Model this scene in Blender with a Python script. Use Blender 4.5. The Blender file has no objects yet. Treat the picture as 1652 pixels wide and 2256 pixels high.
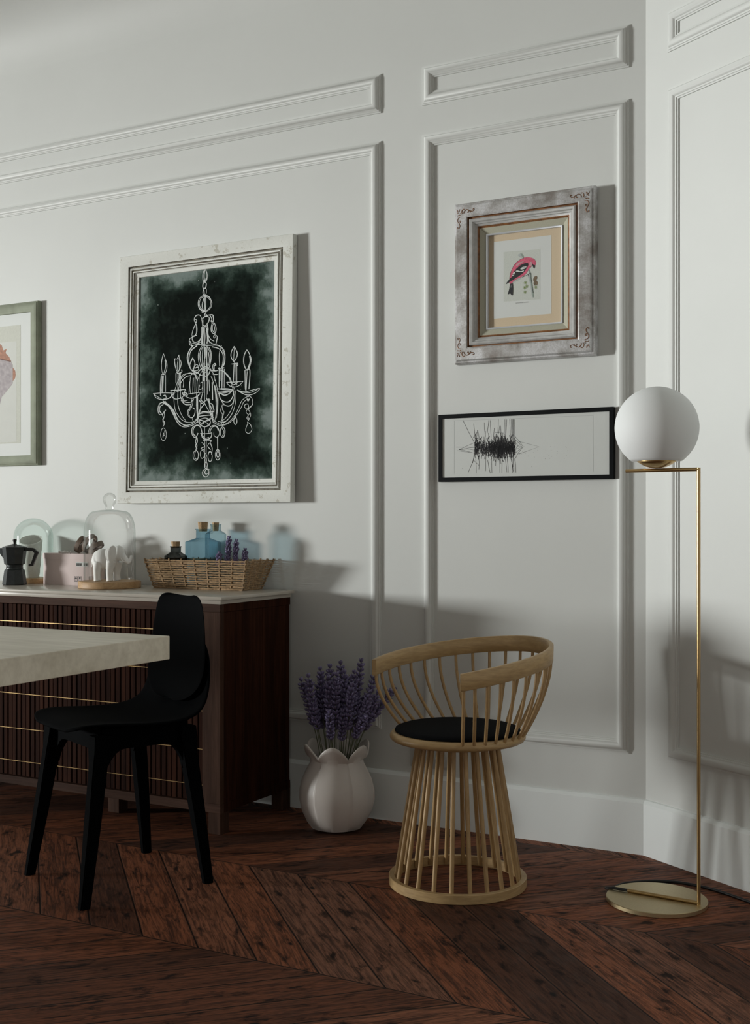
import bpy, bmesh, math, random
from mathutils import Vector, Matrix, noise
random.seed(7)
PI = math.pi
C = bpy.context.scene.collection
sc = bpy.context.scene
# ---------------------------------------------------------------- room axes
A = math.radians(28.354)
W0 = Vector((.8124, 3.5155, 0))                       # corner of the two walls
U = Vector((-math.cos(A), math.sin(A), 0))            # along the back wall, to the left
N = Vector((-math.sin(A), -math.cos(A), 0))           # out of the back wall, into the room
V = Vector((.505, -.863, 0)).normalized()             # along the right wall
F = 2582.0
def W(s, t, z=0.0):
    return W0 + U*s + N*t + Vector((0, 0, z))
def wallpx(px, py, t=0.0):
    """point of the photograph -> (x to the right, z up) on the plane t in front of the back wall"""
    r = (px-826)/F
    b = W0 + N*t
    s = (b.x-r*b.y)/(r*U.y-U.x)
    p = b + U*s
    return -s, 1-(py-1148)/F*p.y
def onz(px, py, z=0.0):
    Y = (1-z)*F/(py-1148)
    return Vector(((px-826)/F*Y, Y, z))
def aty(px, py, Y):
    return Vector(((px-826)/F*Y, Y, 1-(py-1148)/F*Y))

# ---------------------------------------------------------------- materials
def newmat(name):
    m = bpy.data.materials.new(name); m.use_nodes = True
    return m, m.node_tree, m.node_tree.nodes['Principled BSDF']
class G:
    def __init__(s, nt): s.nt = nt
    def n(s, t, **k):
        x = s.nt.nodes.new(t)
        for a, b in k.items(): setattr(x, a, b)
        return x
    def put(s, sock, v):
        if isinstance(v, bpy.types.NodeSocket): s.nt.links.new(v, sock)
        elif v is not None: sock.default_value = v
    def m(s, op, a, b=None, c=None, clamp=False):
        x = s.n('ShaderNodeMath', operation=op, use_clamp=clamp)
        s.put(x.inputs[0], a); s.put(x.inputs[1], b)
        if c is not None: s.put(x.inputs[2], c)
        return x.outputs[0]
    def comb(s, x, y, z):
        c = s.n('ShaderNodeCombineXYZ')
        s.put(c.inputs[0], x); s.put(c.inputs[1], y); s.put(c.inputs[2], z)
        return c.outputs[0]
    def obj(s):
        return s.n('ShaderNodeTexCoord').outputs['Object']
    def gen(s):
        return s.n('ShaderNodeTexCoord').outputs['Generated']
    def mapping(s, v, scale=(1, 1, 1), loc=(0, 0, 0)):
        x = s.n('ShaderNodeMapping'); s.put(x.inputs[0], v)
        x.inputs['Scale'].default_value = scale; x.inputs['Location'].default_value = loc
        return x.outputs[0]
    def noise(s, v, scale=5, detail=4, rough=.55, dist=0):
        x = s.n('ShaderNodeTexNoise'); s.put(x.inputs['Vector'], v)
        x.inputs['Scale'].default_value = scale; x.inputs['Detail'].default_value = detail
        x.inputs['Roughness'].default_value = rough; x.inputs['Distortion'].default_value = dist
        return x.outputs[0]
    def ramp(s, f, stops, interp='LINEAR'):
        x = s.n('ShaderNodeValToRGB'); s.put(x.inputs[0], f)
        x.color_ramp.interpolation = interp
        e = x.color_ramp.elements
        while len(e) < len(stops): e.new(.5)
        for q, (p, c) in zip(e, stops):
            q.position = p; q.color = (*c, 1) if not isinstance(c, (int, float)) else (c, c, c, 1)
        return x.outputs[0]
    def mix(s, f, a, b, mode='MIX'):
        x = s.n('ShaderNodeMix', data_type='RGBA', blend_type=mode)
        s.put(x.inputs[0], f)
        s.put(x.inputs[6], (*a, 1) if isinstance(a, tuple) else a)
        s.put(x.inputs[7], (*b, 1) if isinstance(b, tuple) else b)
        return x.outputs[2]
    def bump(s, h, strength=.3, dist=.002):
        x = s.n('ShaderNodeBump'); s.put(x.inputs['Height'], h)
        x.inputs['Strength'].default_value = strength; x.inputs['Distance'].default_value = dist
        return x.outputs[0]
def plain(name, col, rough=.5, metal=0, var=0, vscale=20, bump=0, bscale=200, spec=.5, coat=0):
    m, nt, b = newmat(name); g = G(nt)
    b.inputs['Roughness'].default_value = rough; b.inputs['Metallic'].default_value = metal
    b.inputs['Specular IOR Level'].default_value = spec
    b.inputs['Coat Weight'].default_value = coat
    o = g.obj()
    f = g.noise(o, vscale, 4)
    d = tuple(min(1, c*(1+var)) for c in col); e = tuple(c*(1-var) for c in col)
    g.put(b.inputs['Base Color'], g.ramp(f, [(.3, e), (.7, d)]))
    if bump: g.put(b.inputs['Normal'], g.bump(g.noise(o, bscale, 2), bump, .001))
    return m
def wood(name, c1, c2, stretch=(1, 1, 12), scale=14, rough=.5, bump=.15, dark=None, spec=.4):
    m, nt, b = newmat(name); g = G(nt)
    v = g.mapping(g.obj(), tuple(1/x for x in stretch))
    f = g.noise(v, scale, 6, .6, .6)
    f2 = g.noise(v, scale*6, 3, .6)
    col = g.ramp(f, [(.3, c1), (.68, c2)])
    col = g.mix(g.ramp(f2, [(.35, .0), (.75, .45)]), col, dark or tuple(c*.55 for c in c1))
    g.put(b.inputs['Base Color'], col)
    b.inputs['Roughness'].default_value = rough; b.inputs['Specular IOR Level'].default_value = spec
    g.put(b.inputs['Normal'], g.bump(f2, bump, .0008))
    return m
def glass(name, col, edge=None, refl=.55):
    """thin clear glass wall: tinted see-through plus a mirror coat growing towards grazing angles"""
    m = bpy.data.materials.new(name); m.use_nodes = True
    nt = m.node_tree; g = G(nt); nt.nodes.remove(nt.nodes['Principled BSDF'])
    out = nt.nodes['Material Output']
    lw = g.n('ShaderNodeLayerWeight'); lw.inputs['Blend'].default_value = .5
    fr_ = g.n('ShaderNodeFresnel'); fr_.inputs['IOR'].default_value = 1.5
    tr = g.n('ShaderNodeBsdfTransparent'); gl = g.n('ShaderNodeBsdfGlossy'); gl.inputs['Roughness'].default_value = .02
    f = g.ramp(lw.outputs['Facing'], [(.55, 0), (.97, 1)])
    g.put(tr.inputs[0], g.mix(f, col, edge or tuple(c*.55 for c in col)))
    mx = g.n('ShaderNodeMixShader')
    g.put(mx.inputs[0], g.m('MULTIPLY', g.m('MINIMUM', fr_.outputs[0], .5), refl))
    nt.links.new(tr.outputs[0], mx.inputs[1]); nt.links.new(gl.outputs[0], mx.inputs[2]); nt.links.new(mx.outputs[0], out.inputs[0])
    return m

WALL = plain('painted wall', (.66, .675, .655), .55, var=.015, vscale=3, bump=.12, bscale=350, spec=.3)
TRIM = plain('painted moulding', (.66, .675, .655), .5, var=.01, vscale=4, spec=.35)
BASEB = plain('painted baseboard', (.86, .90, .895), .35, var=.01, vscale=4, spec=.45)
CEIL = plain('ceiling paint', (.50, .50, .47), .8, var=.01, vscale=2)
BRASS = plain('brushed brass', (.50, .345, .16), .33, 1, var=.06, vscale=60)
BRASSD = plain('brass disc', (.60, .50, .30), .42, 1, var=.05, vscale=300)
OPAL = plain('opal glass', (.78, .80, .80), .62, var=0, spec=.25)
BLACK = plain('black plastic', (.0008, .0011, .0015), .8, var=.1, spec=.03)
BLACKF = plain('black fabric', (.003, .0035, .0045), .9, var=.2, vscale=300, bump=.5, bscale=900, spec=.1)
CABLE = plain('black cable', (.006, .006, .006), .5)
OAK = wood('oak wood', (.40, .255, .11), (.54, .36, .17), (1, 1, 10), 30, .42, .1, (.2, .11, .04))
OAKH = wood('oak bent wood', (.44, .295, .135), (.58, .40, .20), (6, 6, 1), 30, .4, .1, (.22, .13, .05))
WALN = wood('dark walnut', (.014, .0042, .0022), (.052, .0175, .0085), (1, 1, 14), 26, .75, .25, (.006, .0022, .0014), .06)
WALNH = wood('dark walnut rail', (.036, .017, .011), (.085, .044, .03), (14, 1, 1), 26, .7, .25, (.02, .01, .006), .1)
WALNP = wood('walnut post', (.036, .0165, .010), (.085, .044, .029), (1, 1, 14), 34, .7, .3, (.02, .01, .006), .1)
MARBLE = plain('beige stone top', (.52, .48, .42), .22, var=.05, vscale=9, spec=.5)
ASH = wood('pale table wood', (.72, .67, .54), (.84, .79, .66), (8, 1, 1), 8, .42, .06, (.45, .40, .29))
CERAM = plain('white glazed ceramic', (.66, .61, .57), .38, var=.03, vscale=6, spec=.5)
CORK = plain('cork', (.42, .28, .15), .8, var=.35, vscale=260, bump=.4, bscale=500)
WICK = plain('wicker', (.36, .235, .125), .7, var=.35, vscale=120, bump=.4, bscale=700)
LAV = plain('lavender buds', (.17, .145, .27), .45, var=.4, vscale=60)
STEM = plain('lavender stalk', (.12, .13, .07), .6, var=.2, vscale=80)
PLAST = plain('white plastic', (.5, .5, .47), .35, var=.01)
MOKA = plain('black metal pot', (.02, .024, .025), .36, .3, var=.25, vscale=70, spec=.5)
MOKAH = plain('black handle', (.006, .006, .006), .4)
PINK = plain('pale pink card', (.68, .565, .545), .7, var=.02, vscale=8)
PLASTER = plain('white plaster', (.82, .81, .79), .6, var=.03, vscale=30)
ROUGHC = plain('rough white clay', (.78, .76, .72), .85, var=.08, vscale=90, bump=.6, bscale=260)
PEARL = plain('white bead', (.75, .73, .7), .2)
LOG = wood('round wood board', (.40, .24, .11), (.58, .38, .20), (8, 1, 1), 40, .55, .2, (.25, .14, .06))
RINGW = wood('grey brown wood', (.12, .085, .06), (.22, .16, .12), (3, 3, 1), 60, .6, .2, (.06, .04, .028))
WHITEP = plain('white print paper', (.60, .62, .60), .6, var=.01, vscale=10)
INK = plain('black ink', (.008, .008, .01), .6)
CHALK = plain('white chalk line', (.62, .65, .64), .8, var=.12, vscale=300)
CLEAR = glass('clear glass', (.985, .99, .985), (.72, .76, .74))
TGLASS = glass('pale green glass', (.91, .96, .945), (.80, .88, .85))
BLUEG = glass('blue bottle glass', (.55, .72, .80), (.10, .26, .38))
BLUEG2 = glass('pale blue bottle glass', (.66, .79, .84), (.20, .34, .40))
SMOKE = glass('smoked bottle glass', (.22, .23, .22), (.05, .05, .05))

# ---------------------------------------------------------------- helpers
def tag(o, label=None, cat=None, group=None, kind=None):
    if label: o['label'] = label
    if cat: o['category'] = cat
    if group: o['group'] = group
    if kind: o['kind'] = kind
    return o
def empty(name, loc, rz=0, label=None, cat=None, group=None):
    o = bpy.data.objects.new(name, None); C.objects.link(o)
    o.location = loc; o.rotation_euler = (0, 0, rz); o.empty_display_size = .05
    return tag(o, label, cat, group)
def obj(name, bm, mats, parent=None, smooth=None, loc=None, rz=0):
    me = bpy.data.meshes.new(name)
    bmesh.ops.recalc_face_normals(bm, faces=bm.faces)
    bm.to_mesh(me); bm.free()
    for m in (mats if isinstance(mats, (list, tuple)) else [mats]): me.materials.append(m)
    if smooth is not None:
        for p in me.polygons: p.use_smooth = True
        if smooth < 179: me.set_sharp_from_angle(angle=math.radians(smooth))
    o = bpy.data.objects.new(name, me); C.objects.link(o)
    if parent: o.parent = parent
    if loc is not None: o.location = loc
    o.rotation_euler = (0, 0, rz)
    return o
def box(bm, x0, x1, y0, y1, z0, z1, bev=0, mi=0, seg=2):
    r = bmesh.ops.create_cube(bm, size=1)
    vs = r['verts']
    for v in vs:
        v.co = Vector(((x0+x1)/2+v.co.x*(x1-x0), (y0+y1)/2+v.co.y*(y1-y0), (z0+z1)/2+v.co.z*(z1-z0)))
    fs = list({f for v in vs for f in v.link_faces})
    for f in fs: f.material_index = mi
    if bev:
        es = list({e for v in vs for e in v.link_edges})
        bmesh.ops.bevel(bm, geom=es, offset=bev, segments=seg, affect='EDGES', profile=.5)
def tube(bm, pts, r, seg=8, closed=False, mi=0, flat=None, cap=True):
    pts = [Vector(p) for p in pts]; n = len(pts)
    rr = r if isinstance(r, (list, tuple)) else [r]*n
    rings = []; up = None
    for i, p in enumerate(pts):
        a = pts[(i-1) % n] if (closed or i > 0) else p
        b = pts[(i+1) % n] if (closed or i < n-1) else p
        t = (b-a).normalized()
        if up is None:
            up = Vector((0, 0, 1)) if abs(t.z) < .9 else Vector((1, 0, 0))
        sd = t.cross(up).normalized(); up2 = sd.cross(t).normalized(); up = up2
        ring = []
        for k in range(seg):
            an = 2*PI*k/seg
            ring.append(bm.verts.new(p+sd*math.cos(an)*rr[i]+up2*math.sin(an)*rr[i]*(flat or 1)))
        rings.append(ring)
    m = n if closed else n-1
    for i in range(m):
        a, b = rings[i], rings[(i+1) % n]
        for k in range(seg):
            f = bm.faces.new((a[k], a[(k+1) % seg], b[(k+1) % seg], b[k])); f.material_index = mi
    if not closed and cap:
        f = bm.faces.new(rings[0][::-1]); f.material_index = mi
        f = bm.faces.new(rings[-1]); f.material_index = mi
def lathe(bm, prof, seg=48, c=(0, 0), phase=0, mi=0, sx=1, sy=1, capb=True, capt=True):
    rings = []
    for r, z in prof:
        if r < 1e-6:
            rings.append([bm.verts.new((c[0], c[1], z))])
        else:
            rings.append([bm.verts.new((c[0]+sx*r*math.cos(phase+2*PI*k/seg), c[1]+sy*r*math.sin(phase+2*PI*k/seg), z)) for k in range(seg)])
    for a, b in zip(rings, rings[1:]):
        for k in range(seg):
            k2 = (k+1) % seg
            vs = []
            for q in ((a, k), (a, k2), (b, k2), (b, k)):
                v = q[0][q[1] if len(q[0]) > 1 else 0]
                if v not in vs: vs.append(v)
            if len(vs) > 2:
                f = bm.faces.new(vs); f.material_index = mi
    if capb and len(rings[0]) > 1: bm.faces.new(rings[0][::-1]).material_index = mi
    if capt and len(rings[-1]) > 1: bm.faces.new(rings[-1]).material_index = mi
def prism(bm, pts, d0, d1, fn, mi=0):
    """outline pts (2D) extruded between d0 and d1; fn(a, b, d) -> 3D"""
    lo = [bm.verts.new(fn(a, b, d0)) for a, b in pts]; hi = [bm.verts.new(fn(a, b, d1)) for a, b in pts]
    n = len(pts)
    bm.faces.new(lo[::-1]).material_index = mi; bm.faces.new(hi).material_index = mi
    for k in range(n):
        bm.faces.new((lo[k], lo[(k+1) % n], hi[(k+1) % n], hi[k])).material_index = mi
def frame_loop(bm, x0, x1, z0, z1, prof, mi=None):
    """mitred moulding round a rectangle; prof = [(distance inwards, height out of the wall, material)], local y = -height"""
    rings = []
    for q in prof:
        d, h = q[0], q[1]
        rings.append([bm.verts.new(c) for c in ((x0+d, -h, z0+d), (x1-d, -h, z0+d), (x1-d, -h, z1-d), (x0+d, -h, z1-d))])
    for i, (a, b) in enumerate(zip(rings, rings[1:])):
        for k in range(4):
            f = bm.faces.new((a[k], a[(k+1) % 4], b[(k+1) % 4], b[k]))
            if len(prof[i+1]) > 2: f.material_index = prof[i+1][2]
def catmull(pts, n=5, closed=False):
    P = [Vector(p) for p in pts]; out = []
    m = len(P)
    rng = range(m if closed else m-1)
    for i in rng:
        p0 = P[(i-1) % m] if (closed or i > 0) else P[i]; p1 = P[i]; p2 = P[(i+1) % m]
        p3 = P[(i+2) % m] if (closed or i+2 < m) else P[(i+1) % m]
        for k in range(n):
            t = k/n
            out.append(.5*((2*p1)+(-p0+p2)*t+(2*p0-5*p1+4*p2-p3)*t*t+(-p0+3*p1-3*p2+p3)*t**3))
    if not closed: out.append(P[-1])
    return out
def ribbon(bm, pts, w, y, h=.0004, mi=0):
    """flat raised stroke on a vertical picture plane, pts = (x, z)"""
    P = [Vector(p) for p in pts]
    Q = [P[0]]
    for p in P[1:]:
        if (p-Q[-1]).length > 1e-5: Q.append(p)
    P = Q
    if len(P) < 2: return
    L = []; R = []
    for i, p in enumerate(P):
        t = (P[min(i+1, len(P)-1)]-P[max(i-1, 0)])
        if t.length < 1e-7: t = Vector((1, 0))
        t.normalize(); nn = Vector((-t.y, t.x))*w*.5
        L.append(bm.verts.new((p.x+nn.x, y-h, p.y+nn.y))); R.append(bm.verts.new((p.x-nn.x, y-h, p.y-nn.y)))
    for i in range(len(P)-1):
        bm.faces.new((L[i], R[i], R[i+1], L[i+1])).material_index = mi
def poly(bm, pts, y, mi=0):
    bm.faces.new([bm.verts.new((a, y, b)) for a, b in pts]).material_index = mi
def solidify(o, th, off=-1):
    m = o.modifiers.new('thickness', 'SOLIDIFY'); m.thickness = th; m.offset = off; return m
def subsurf(o, l=1):
    m = o.modifiers.new('smooth', 'SUBSURF'); m.levels = l; m.render_levels = l; return m

# ---------------------------------------------------------------- setting
def struct(name, bm, m, loc=(0, 0, 0), rz=0, smooth=None):
    return tag(obj(name, bm, m, None, smooth, loc, rz), kind='structure')
ZC = 3.07
# floor: object axes x = to the right along the back wall, y = into the wall
m, nt, b = newmat('chevron floor'); g = G(nt)
sep = g.n('ShaderNodeSeparateXYZ'); g.put(sep.inputs[0], g.obj())
S = g.m('MULTIPLY', sep.outputs[0], -1); T = g.m('MULTIPLY', sep.outputs[1], -1)
Tm = g.m('ADD', T, 6.0-.061)
CW, BW = .6, .1655
col = g.m('FLOOR', g.m('DIVIDE', Tm, CW))
pp = g.m('PINGPONG', Tm, CW)
vv = g.m('DIVIDE', g.m('SUBTRACT', g.m('SUBTRACT', S, pp), .286-10), BW)
bid = g.m('FLOOR', vv)
fr = g.m('SUBTRACT', vv, bid)
along = g.m('ADD', S, pp)
wn = g.n('ShaderNodeTexWhiteNoise', noise_dimensions='3D'); g.put(wn.inputs['Vector'], g.comb(bid, col, 3.3))
rnd = wn.outputs['Value']
off = g.m('MULTIPLY', rnd, 37.0)
gv = g.comb(g.m('ADD', g.m('MULTIPLY', along, .7), off), g.m('MULTIPLY', vv, BW*9), g.m('ADD', col, off))
grain = g.noise(gv, 7, 8, .66, 1.4)
fine = g.noise(g.comb(g.m('MULTIPLY', along, 4), g.m('MULTIPLY', vv, BW*60), off), 9, 4, .6)
blot = g.noise(g.comb(g.m('ADD', g.m('MULTIPLY', along, .9), off), g.m('MULTIPLY', vv, BW*2.2), col), 9, 6, .62, .3)
base = g.ramp(rnd, [(0, (.08, .034, .021)), (.25, (.15, .056, .030)), (.5, (.26, .088, .042)), (.75, (.34, .118, .056)), (1, (.25, .115, .072))])
base = g.mix(g.ramp(grain, [(.42, .0), (.60, .8)]), base, (.024, .011, .008))
base = g.mix(g.ramp(grain, [(.2, .55), (.42, .0)]), base, (.21, .078, .038))
base = g.mix(g.ramp(fine, [(.5, .0), (.75, .6)]), base, (.02, .009, .006))
base = g.mix(g.ramp(blot, [(.56, .0), (.66, .92)]), base, (.006, .004, .0035))
vor = g.n('ShaderNodeTexVoronoi', feature='F1'); g.put(vor.inputs['Vector'], g.comb(g.m('MULTIPLY', along, .55), g.m('MULTIPLY', vv, BW), off)); vor.inputs['Scale'].default_value = 7
spots = g.ramp(vor.outputs['Distance'], [(.045, 1), (.09, 0)])
base = g.mix(spots, base, (.004, .003, .003))
e1 = g.m('MULTIPLY', g.m('MINIMUM', fr, g.m('SUBTRACT', 1, fr)), BW*.707)
tf = g.m('FRACT', g.m('DIVIDE', Tm, CW))
e2 = g.m('MULTIPLY', g.m('MINIMUM', tf, g.m('SUBTRACT', 1, tf)), CW)
ed = g.m('MINIMUM', e1, e2)
base = g.mix(g.ramp(g.m('DIVIDE', ed, .009), [(.3, .35), (.9, 0)]), base, (.17, .075, .045))
gap = g.ramp(g.m('DIVIDE', ed, .004), [(.25, 1), (.75, 0)])
base = g.mix(gap, base, (.004, .002, .0015))
g.put(b.inputs['Base Color'], base)
g.put(b.inputs['Roughness'], g.ramp(blot, [(.3, .50), (.7, .72)]))
b.inputs['Specular IOR Level'].default_value = .16
hh = g.m('ADD', g.m('MULTIPLY', g.m('MINIMUM', ed, .004), 260), g.m('MULTIPLY', grain, .5))
g.put(b.inputs['Normal'], g.bump(hh, .35, .0015))
FLOORM = m
bm = bmesh.new(); box(bm, -10.1, 3.2, -8.0, .12, -.06, 0)
struct('floor', bm, FLOORM, W0, -A)
bm = bmesh.new(); box(bm, -10.1, .3, 0, .1, 0, ZC)
struct('wall_back', bm, WALL, W0, -A)
bm = bmesh.new(); box(bm, 0, 4.2, 0, .1, 0, ZC)
RA = math.atan2(V.y, V.x)
struct('wall_right', bm, WALL, W0, RA)
bm = bmesh.new(); box(bm, -10.1, 3.2, -8.0, .12, ZC, ZC+.06)
struct('ceiling', bm, CEIL, W0, -A)
# left wall with the window opening (outside the photograph, it lets the daylight in)
LS = 10.0
WT0, WT1, WZ0, WZ1 = 4.45, 6.05, .72, 2.0
bm = bmesh.new()
box(bm, -LS-.12, -LS, -WT0, .1, 0, ZC); box(bm, -LS-.12, -LS, -8.0, -WT1, 0, ZC)
box(bm, -LS-.12, -LS, -WT1, -WT0, 0, WZ0); box(bm, -LS-.12, -LS, -WT1, -WT0, WZ1, ZC)
struct('wall_left', bm, WALL, W0, -A)
bm = bmesh.new()
box(bm, -LS-.10, -LS+.02, -WT1, -WT1+.05, WZ0, WZ1); box(bm, -LS-.10, -LS+.02, -WT0-.05, -WT0, WZ0, WZ1)
box(bm, -LS-.10, -LS+.02, -WT1, -WT0, WZ0, WZ0+.05); box(bm, -LS-.10, -LS+.02, -WT1, -WT0, WZ1-.05, WZ1)
struct('window_1', bm, TRIM, W0, -A)

# cove between back wall and ceiling
bm = bmesh.new(); rings = []
for k in range(13):
    a = PI/2*k/12
    rings.append([bm.verts.new((xx_, -.26*(1-math.cos(a)), ZC-.26+.26*math.sin(a))) for xx_ in (-LS, .02)])
for a, b in zip(rings, rings[1:]): bm.faces.new((a[0], a[1], b[1], b[0]))
struct('trim_7', bm, WALL, W0, -A, 180)
# baseboards
BH = .166
bprof = [(0, 0), (.014, 0), (.014, BH-.012), (.006, BH-.002), (0, BH)]
def baseboard(name, x0, x1, rz, m0, m1):
    bm = bmesh.new()
    a = [bm.verts.new((x0+m0*h, -h, z)) for h, z in bprof]; c = [bm.verts.new((x1-m1*h, -h, z)) for h, z in bprof]
    for k in range(len(bprof)-1): bm.faces.new((a[k], a[k+1], c[k+1], c[k]))
    bm.faces.new(a); bm.faces.new(c[::-1])
    struct(name, bm, BASEB, W0, rz)
half = math.tan((RA+A)/2)
baseboard('baseboard_back', -LS, 0, -A, 0, -half)
baseboard('baseboard_right', 0, 4.2, RA, -half, 0)
# panel mouldings
mp = [(0, 0), (0, .005), (.004, .0055), (.005, .008), (.009, .009), (.011, .012), (.015, .0155), (.021, .017), (.027, .0155), (.031, .012),
      (.033, .009), (.037, .008), (.038, .0055), (.042, .005), (.042, 0)]
k = 1
for (x0, x1, z0, z1, rz) in ((-4.4, -.899, 2.372, 2.503, -A), (-4.4, -.899, .300, 2.277, -A),
                             (-.744, -.051, 2.370, 2.498, -A), (-.744, -.051, .298, 2.274, -A),
                             (.095, 1.5, 2.372, 2.490, RA), (.095, 1.5, .302, 2.266, RA)):
    bm = bmesh.new(); frame_loop(bm, x0, x1, z0, z1, mp)
    struct('trim_%d' % k, bm, TRIM, W0, rz, 40); k += 1

# wall socket behind the spindle chair
e = empty('wall_socket', W(.71, 0, .228), -A, 'white double wall socket low on the wall behind the spindle chair', 'socket')
bm = bmesh.new(); box(bm, -.076, .076, -.009, 0, -.04, .04, .003); obj('face_plate', bm, PLAST, e, 40)
for x in (-.036, .036):
    bm = bmesh.new(); box(bm, x-.03, x+.03, -.0125, -.0085, -.032, .032, .002)
    r = obj('socket_insert', bm, PLAST, e, 40)
    bm = bmesh.new()
    lathe(bm, [(.021, 0), (.021, .0022), (.018, .0022), (.017, .0008), (0, .0008)], 32)
    bmesh.ops.rotate(bm, verts=bm.verts, cent=(0, 0, 0), matrix=Matrix.Rotation(PI/2, 3, 'X'))
    bmesh.ops.translate(bm, verts=bm.verts, vec=(x, -.0125, 0))
    obj('plug_recess', bm, PLAST, r, 40)

# ---------------------------------------------------------------- sideboard
SBX, TOPZ = .80, .760
sb = empty('sideboard', W(1.2485+SBX, .216), -A, 'dark walnut sideboard with slatted front, thin gold lines and a beige stone top', 'sideboard')
FR, BK = -.2168, .196
bm = bmesh.new(); box(bm, -SBX+.012, SBX-.012, FR+.016, BK-.004, .07, .735); obj('cabinet_body', bm, WALN, sb)
bm = bmesh.new()
x = SBX-.071; i = 0
while x-.0215 > -SBX+.071:
    w = .0215
    dpt = .004+.006*((i*7) % 3)/2
    box(bm, x-w+.0022, x-.0012, FR+.010-dpt*.5, FR+.018, .099, .707, .0015, seg=1)
    x -= w; i += 1
obj('front_slats', bm, WALN, sb)
for z in (.645, .517, .390, .267, .152):
    bm = bmesh.new(); box(bm, -SBX+.071, SBX-.071, FR+.0025, FR+.012, z-.0010, z+.0010); obj('gold_strip', bm, BRASS, sb)
for sx in (-1, 1):
    bm = bmesh.new(); a, c = sorted((sx*(SBX-.071), sx*SBX)); box(bm, a, c, FR, FR+.02, .097, .709, .0012); obj('stile', bm, WALNP, sb)
for z0, z1, nm in ((.068, .097, 'bottom_rail'), (.709, .735, 'top_rail')):
    bm = bmesh.new(); box(bm, -SBX, SBX, FR, FR+.02, z0, z1, .0012); obj(nm, bm, WALNH, sb)
    for sx in (-1, 1):
        bm = bmesh.new(); a, c = sorted((sx*(SBX-.014), sx*SBX)); box(bm, a, c, FR+.0202, BK, z0, z1, .001); obj('side_rail', bm, WALN, sb)
for sx in (-1, 1):
    bm = bmesh.new()
    ys = [FR+.0202, FR+.05, FR+.125, FR+.185, FR+.245, FR+.31, BK]
    for q, (a, c) in enumerate(zip(ys, ys[1:])):
        dd = .0016 if q % 2 else 0
        xx = sorted((sx*(SBX-.012), sx*(SBX-.0015-dd)))
        box(bm, xx[0], xx[1], a+.0002, c-.0006, .0975, .7085, .0006, seg=1)
    obj('side_panel', bm, WALN, sb)
for lx, ly in [(a_, b_) for a_ in (-SBX, SBX-.047) for b_ in (FR+.0005, BK-.047)]+[(.28, -.15)]:
    if True:
        bm = bmesh.new(); box(bm, lx, lx+.047, ly, ly+.047, 0, .068, .0015); obj('leg', bm, WALNP, sb)
bm = bmesh.new()
box(bm, -SBX-.004, SBX+.004, FR-.004, BK, .735, .7485, .001)
box(bm, -SBX-.018, SBX+.018, FR-.018, BK, .7485, TOPZ, .002)
obj('stone_top', bm, MARBLE, sb, 40)

# ---------------------------------------------------------------- dining table
TA = Vector((-.447, 2.553, 0))                         # its back right corner
tb = empty('dining_table', TA+U*1.4+N*.44, -A, 'pale wooden dining table with a thick top edge at the left', 'table')
bm = bmesh.new(); box(bm, -1.4, 1.4, -.44, .44, .699, .75, .0015); obj('tabletop', bm, ASH, tb)
for lx in (-1.33, .80):
    for ly in (-.40, .40):
        bm = bmesh.new(); box(bm, lx-.03, lx+.03, ly-.03, ly+.03, 0, .699, .003); obj('leg', bm, ASH, tb)

# ---------------------------------------------------------------- black dining chair
ch = empty('dining_chair', (-.719, 3.28, 0), math.radians(-52.5), 'black plastic dining chair between the table end and the sideboard', 'chair')
def shell(rows, nx=14, edge=.008, fwd=.02):
    bm = bmesh.new(); R = []
    for (y, z, w, up) in rows:
        row = []
        for k in range(nx+1):
            q = -1+2*k/nx
            row.append(bm.verts.new((q*w, y-fwd*up*q*q, z+edge*(1-up)*q**4)))
        R.append(row)
    for a, b in zip(R, R[1:]):
        for k in range(nx): bm.faces.new((a[k], a[k+1], b[k+1], b[k]))
    return bm
rows = [(-.197, .443, .09, 0), (-.192, .452, .135, 0), (-.178, .459, .160, 0), (-.15, .463, .178, 0), (-.10, .462, .188, 0), (-.04, .457, .192, 0), (.03, .452, .194, 0),
        (.09, .453, .194, .05), (.135, .462, .193, .2), (.168, .480, .190, .5), (.190, .510, .187, .8), (.202, .55, .183, 1), (.2085, .60, .1725, 1), (.2115, .635, .158, 1), (.213, .66, .13, 1)]
o = obj('seat', shell(rows), BLACK, ch, 180); solidify(o, .010, 1); subsurf(o, 2)
SEATM = o.data
rows = [(.164, .487, .03, .6), (.167, .490, .075, .65), (.175, .503, .115, .75), (.186, .525, .148, .9), (.1945, .555, .168, 1), (.203, .60, .1725, 1), (.2075, .65, .1645, 1), (.2105, .70, .1555, 1),
        (.2125, .745, .1445, 1), (.214, .772, .1295, 1), (.2145, .785, .1095, 1), (.2145, .7885, .080, 1)]
o = obj('backrest', shell(rows, 14, .0), BLACK, ch, 180); solidify(o, .004, -1); subsurf(o, 2)
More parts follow.
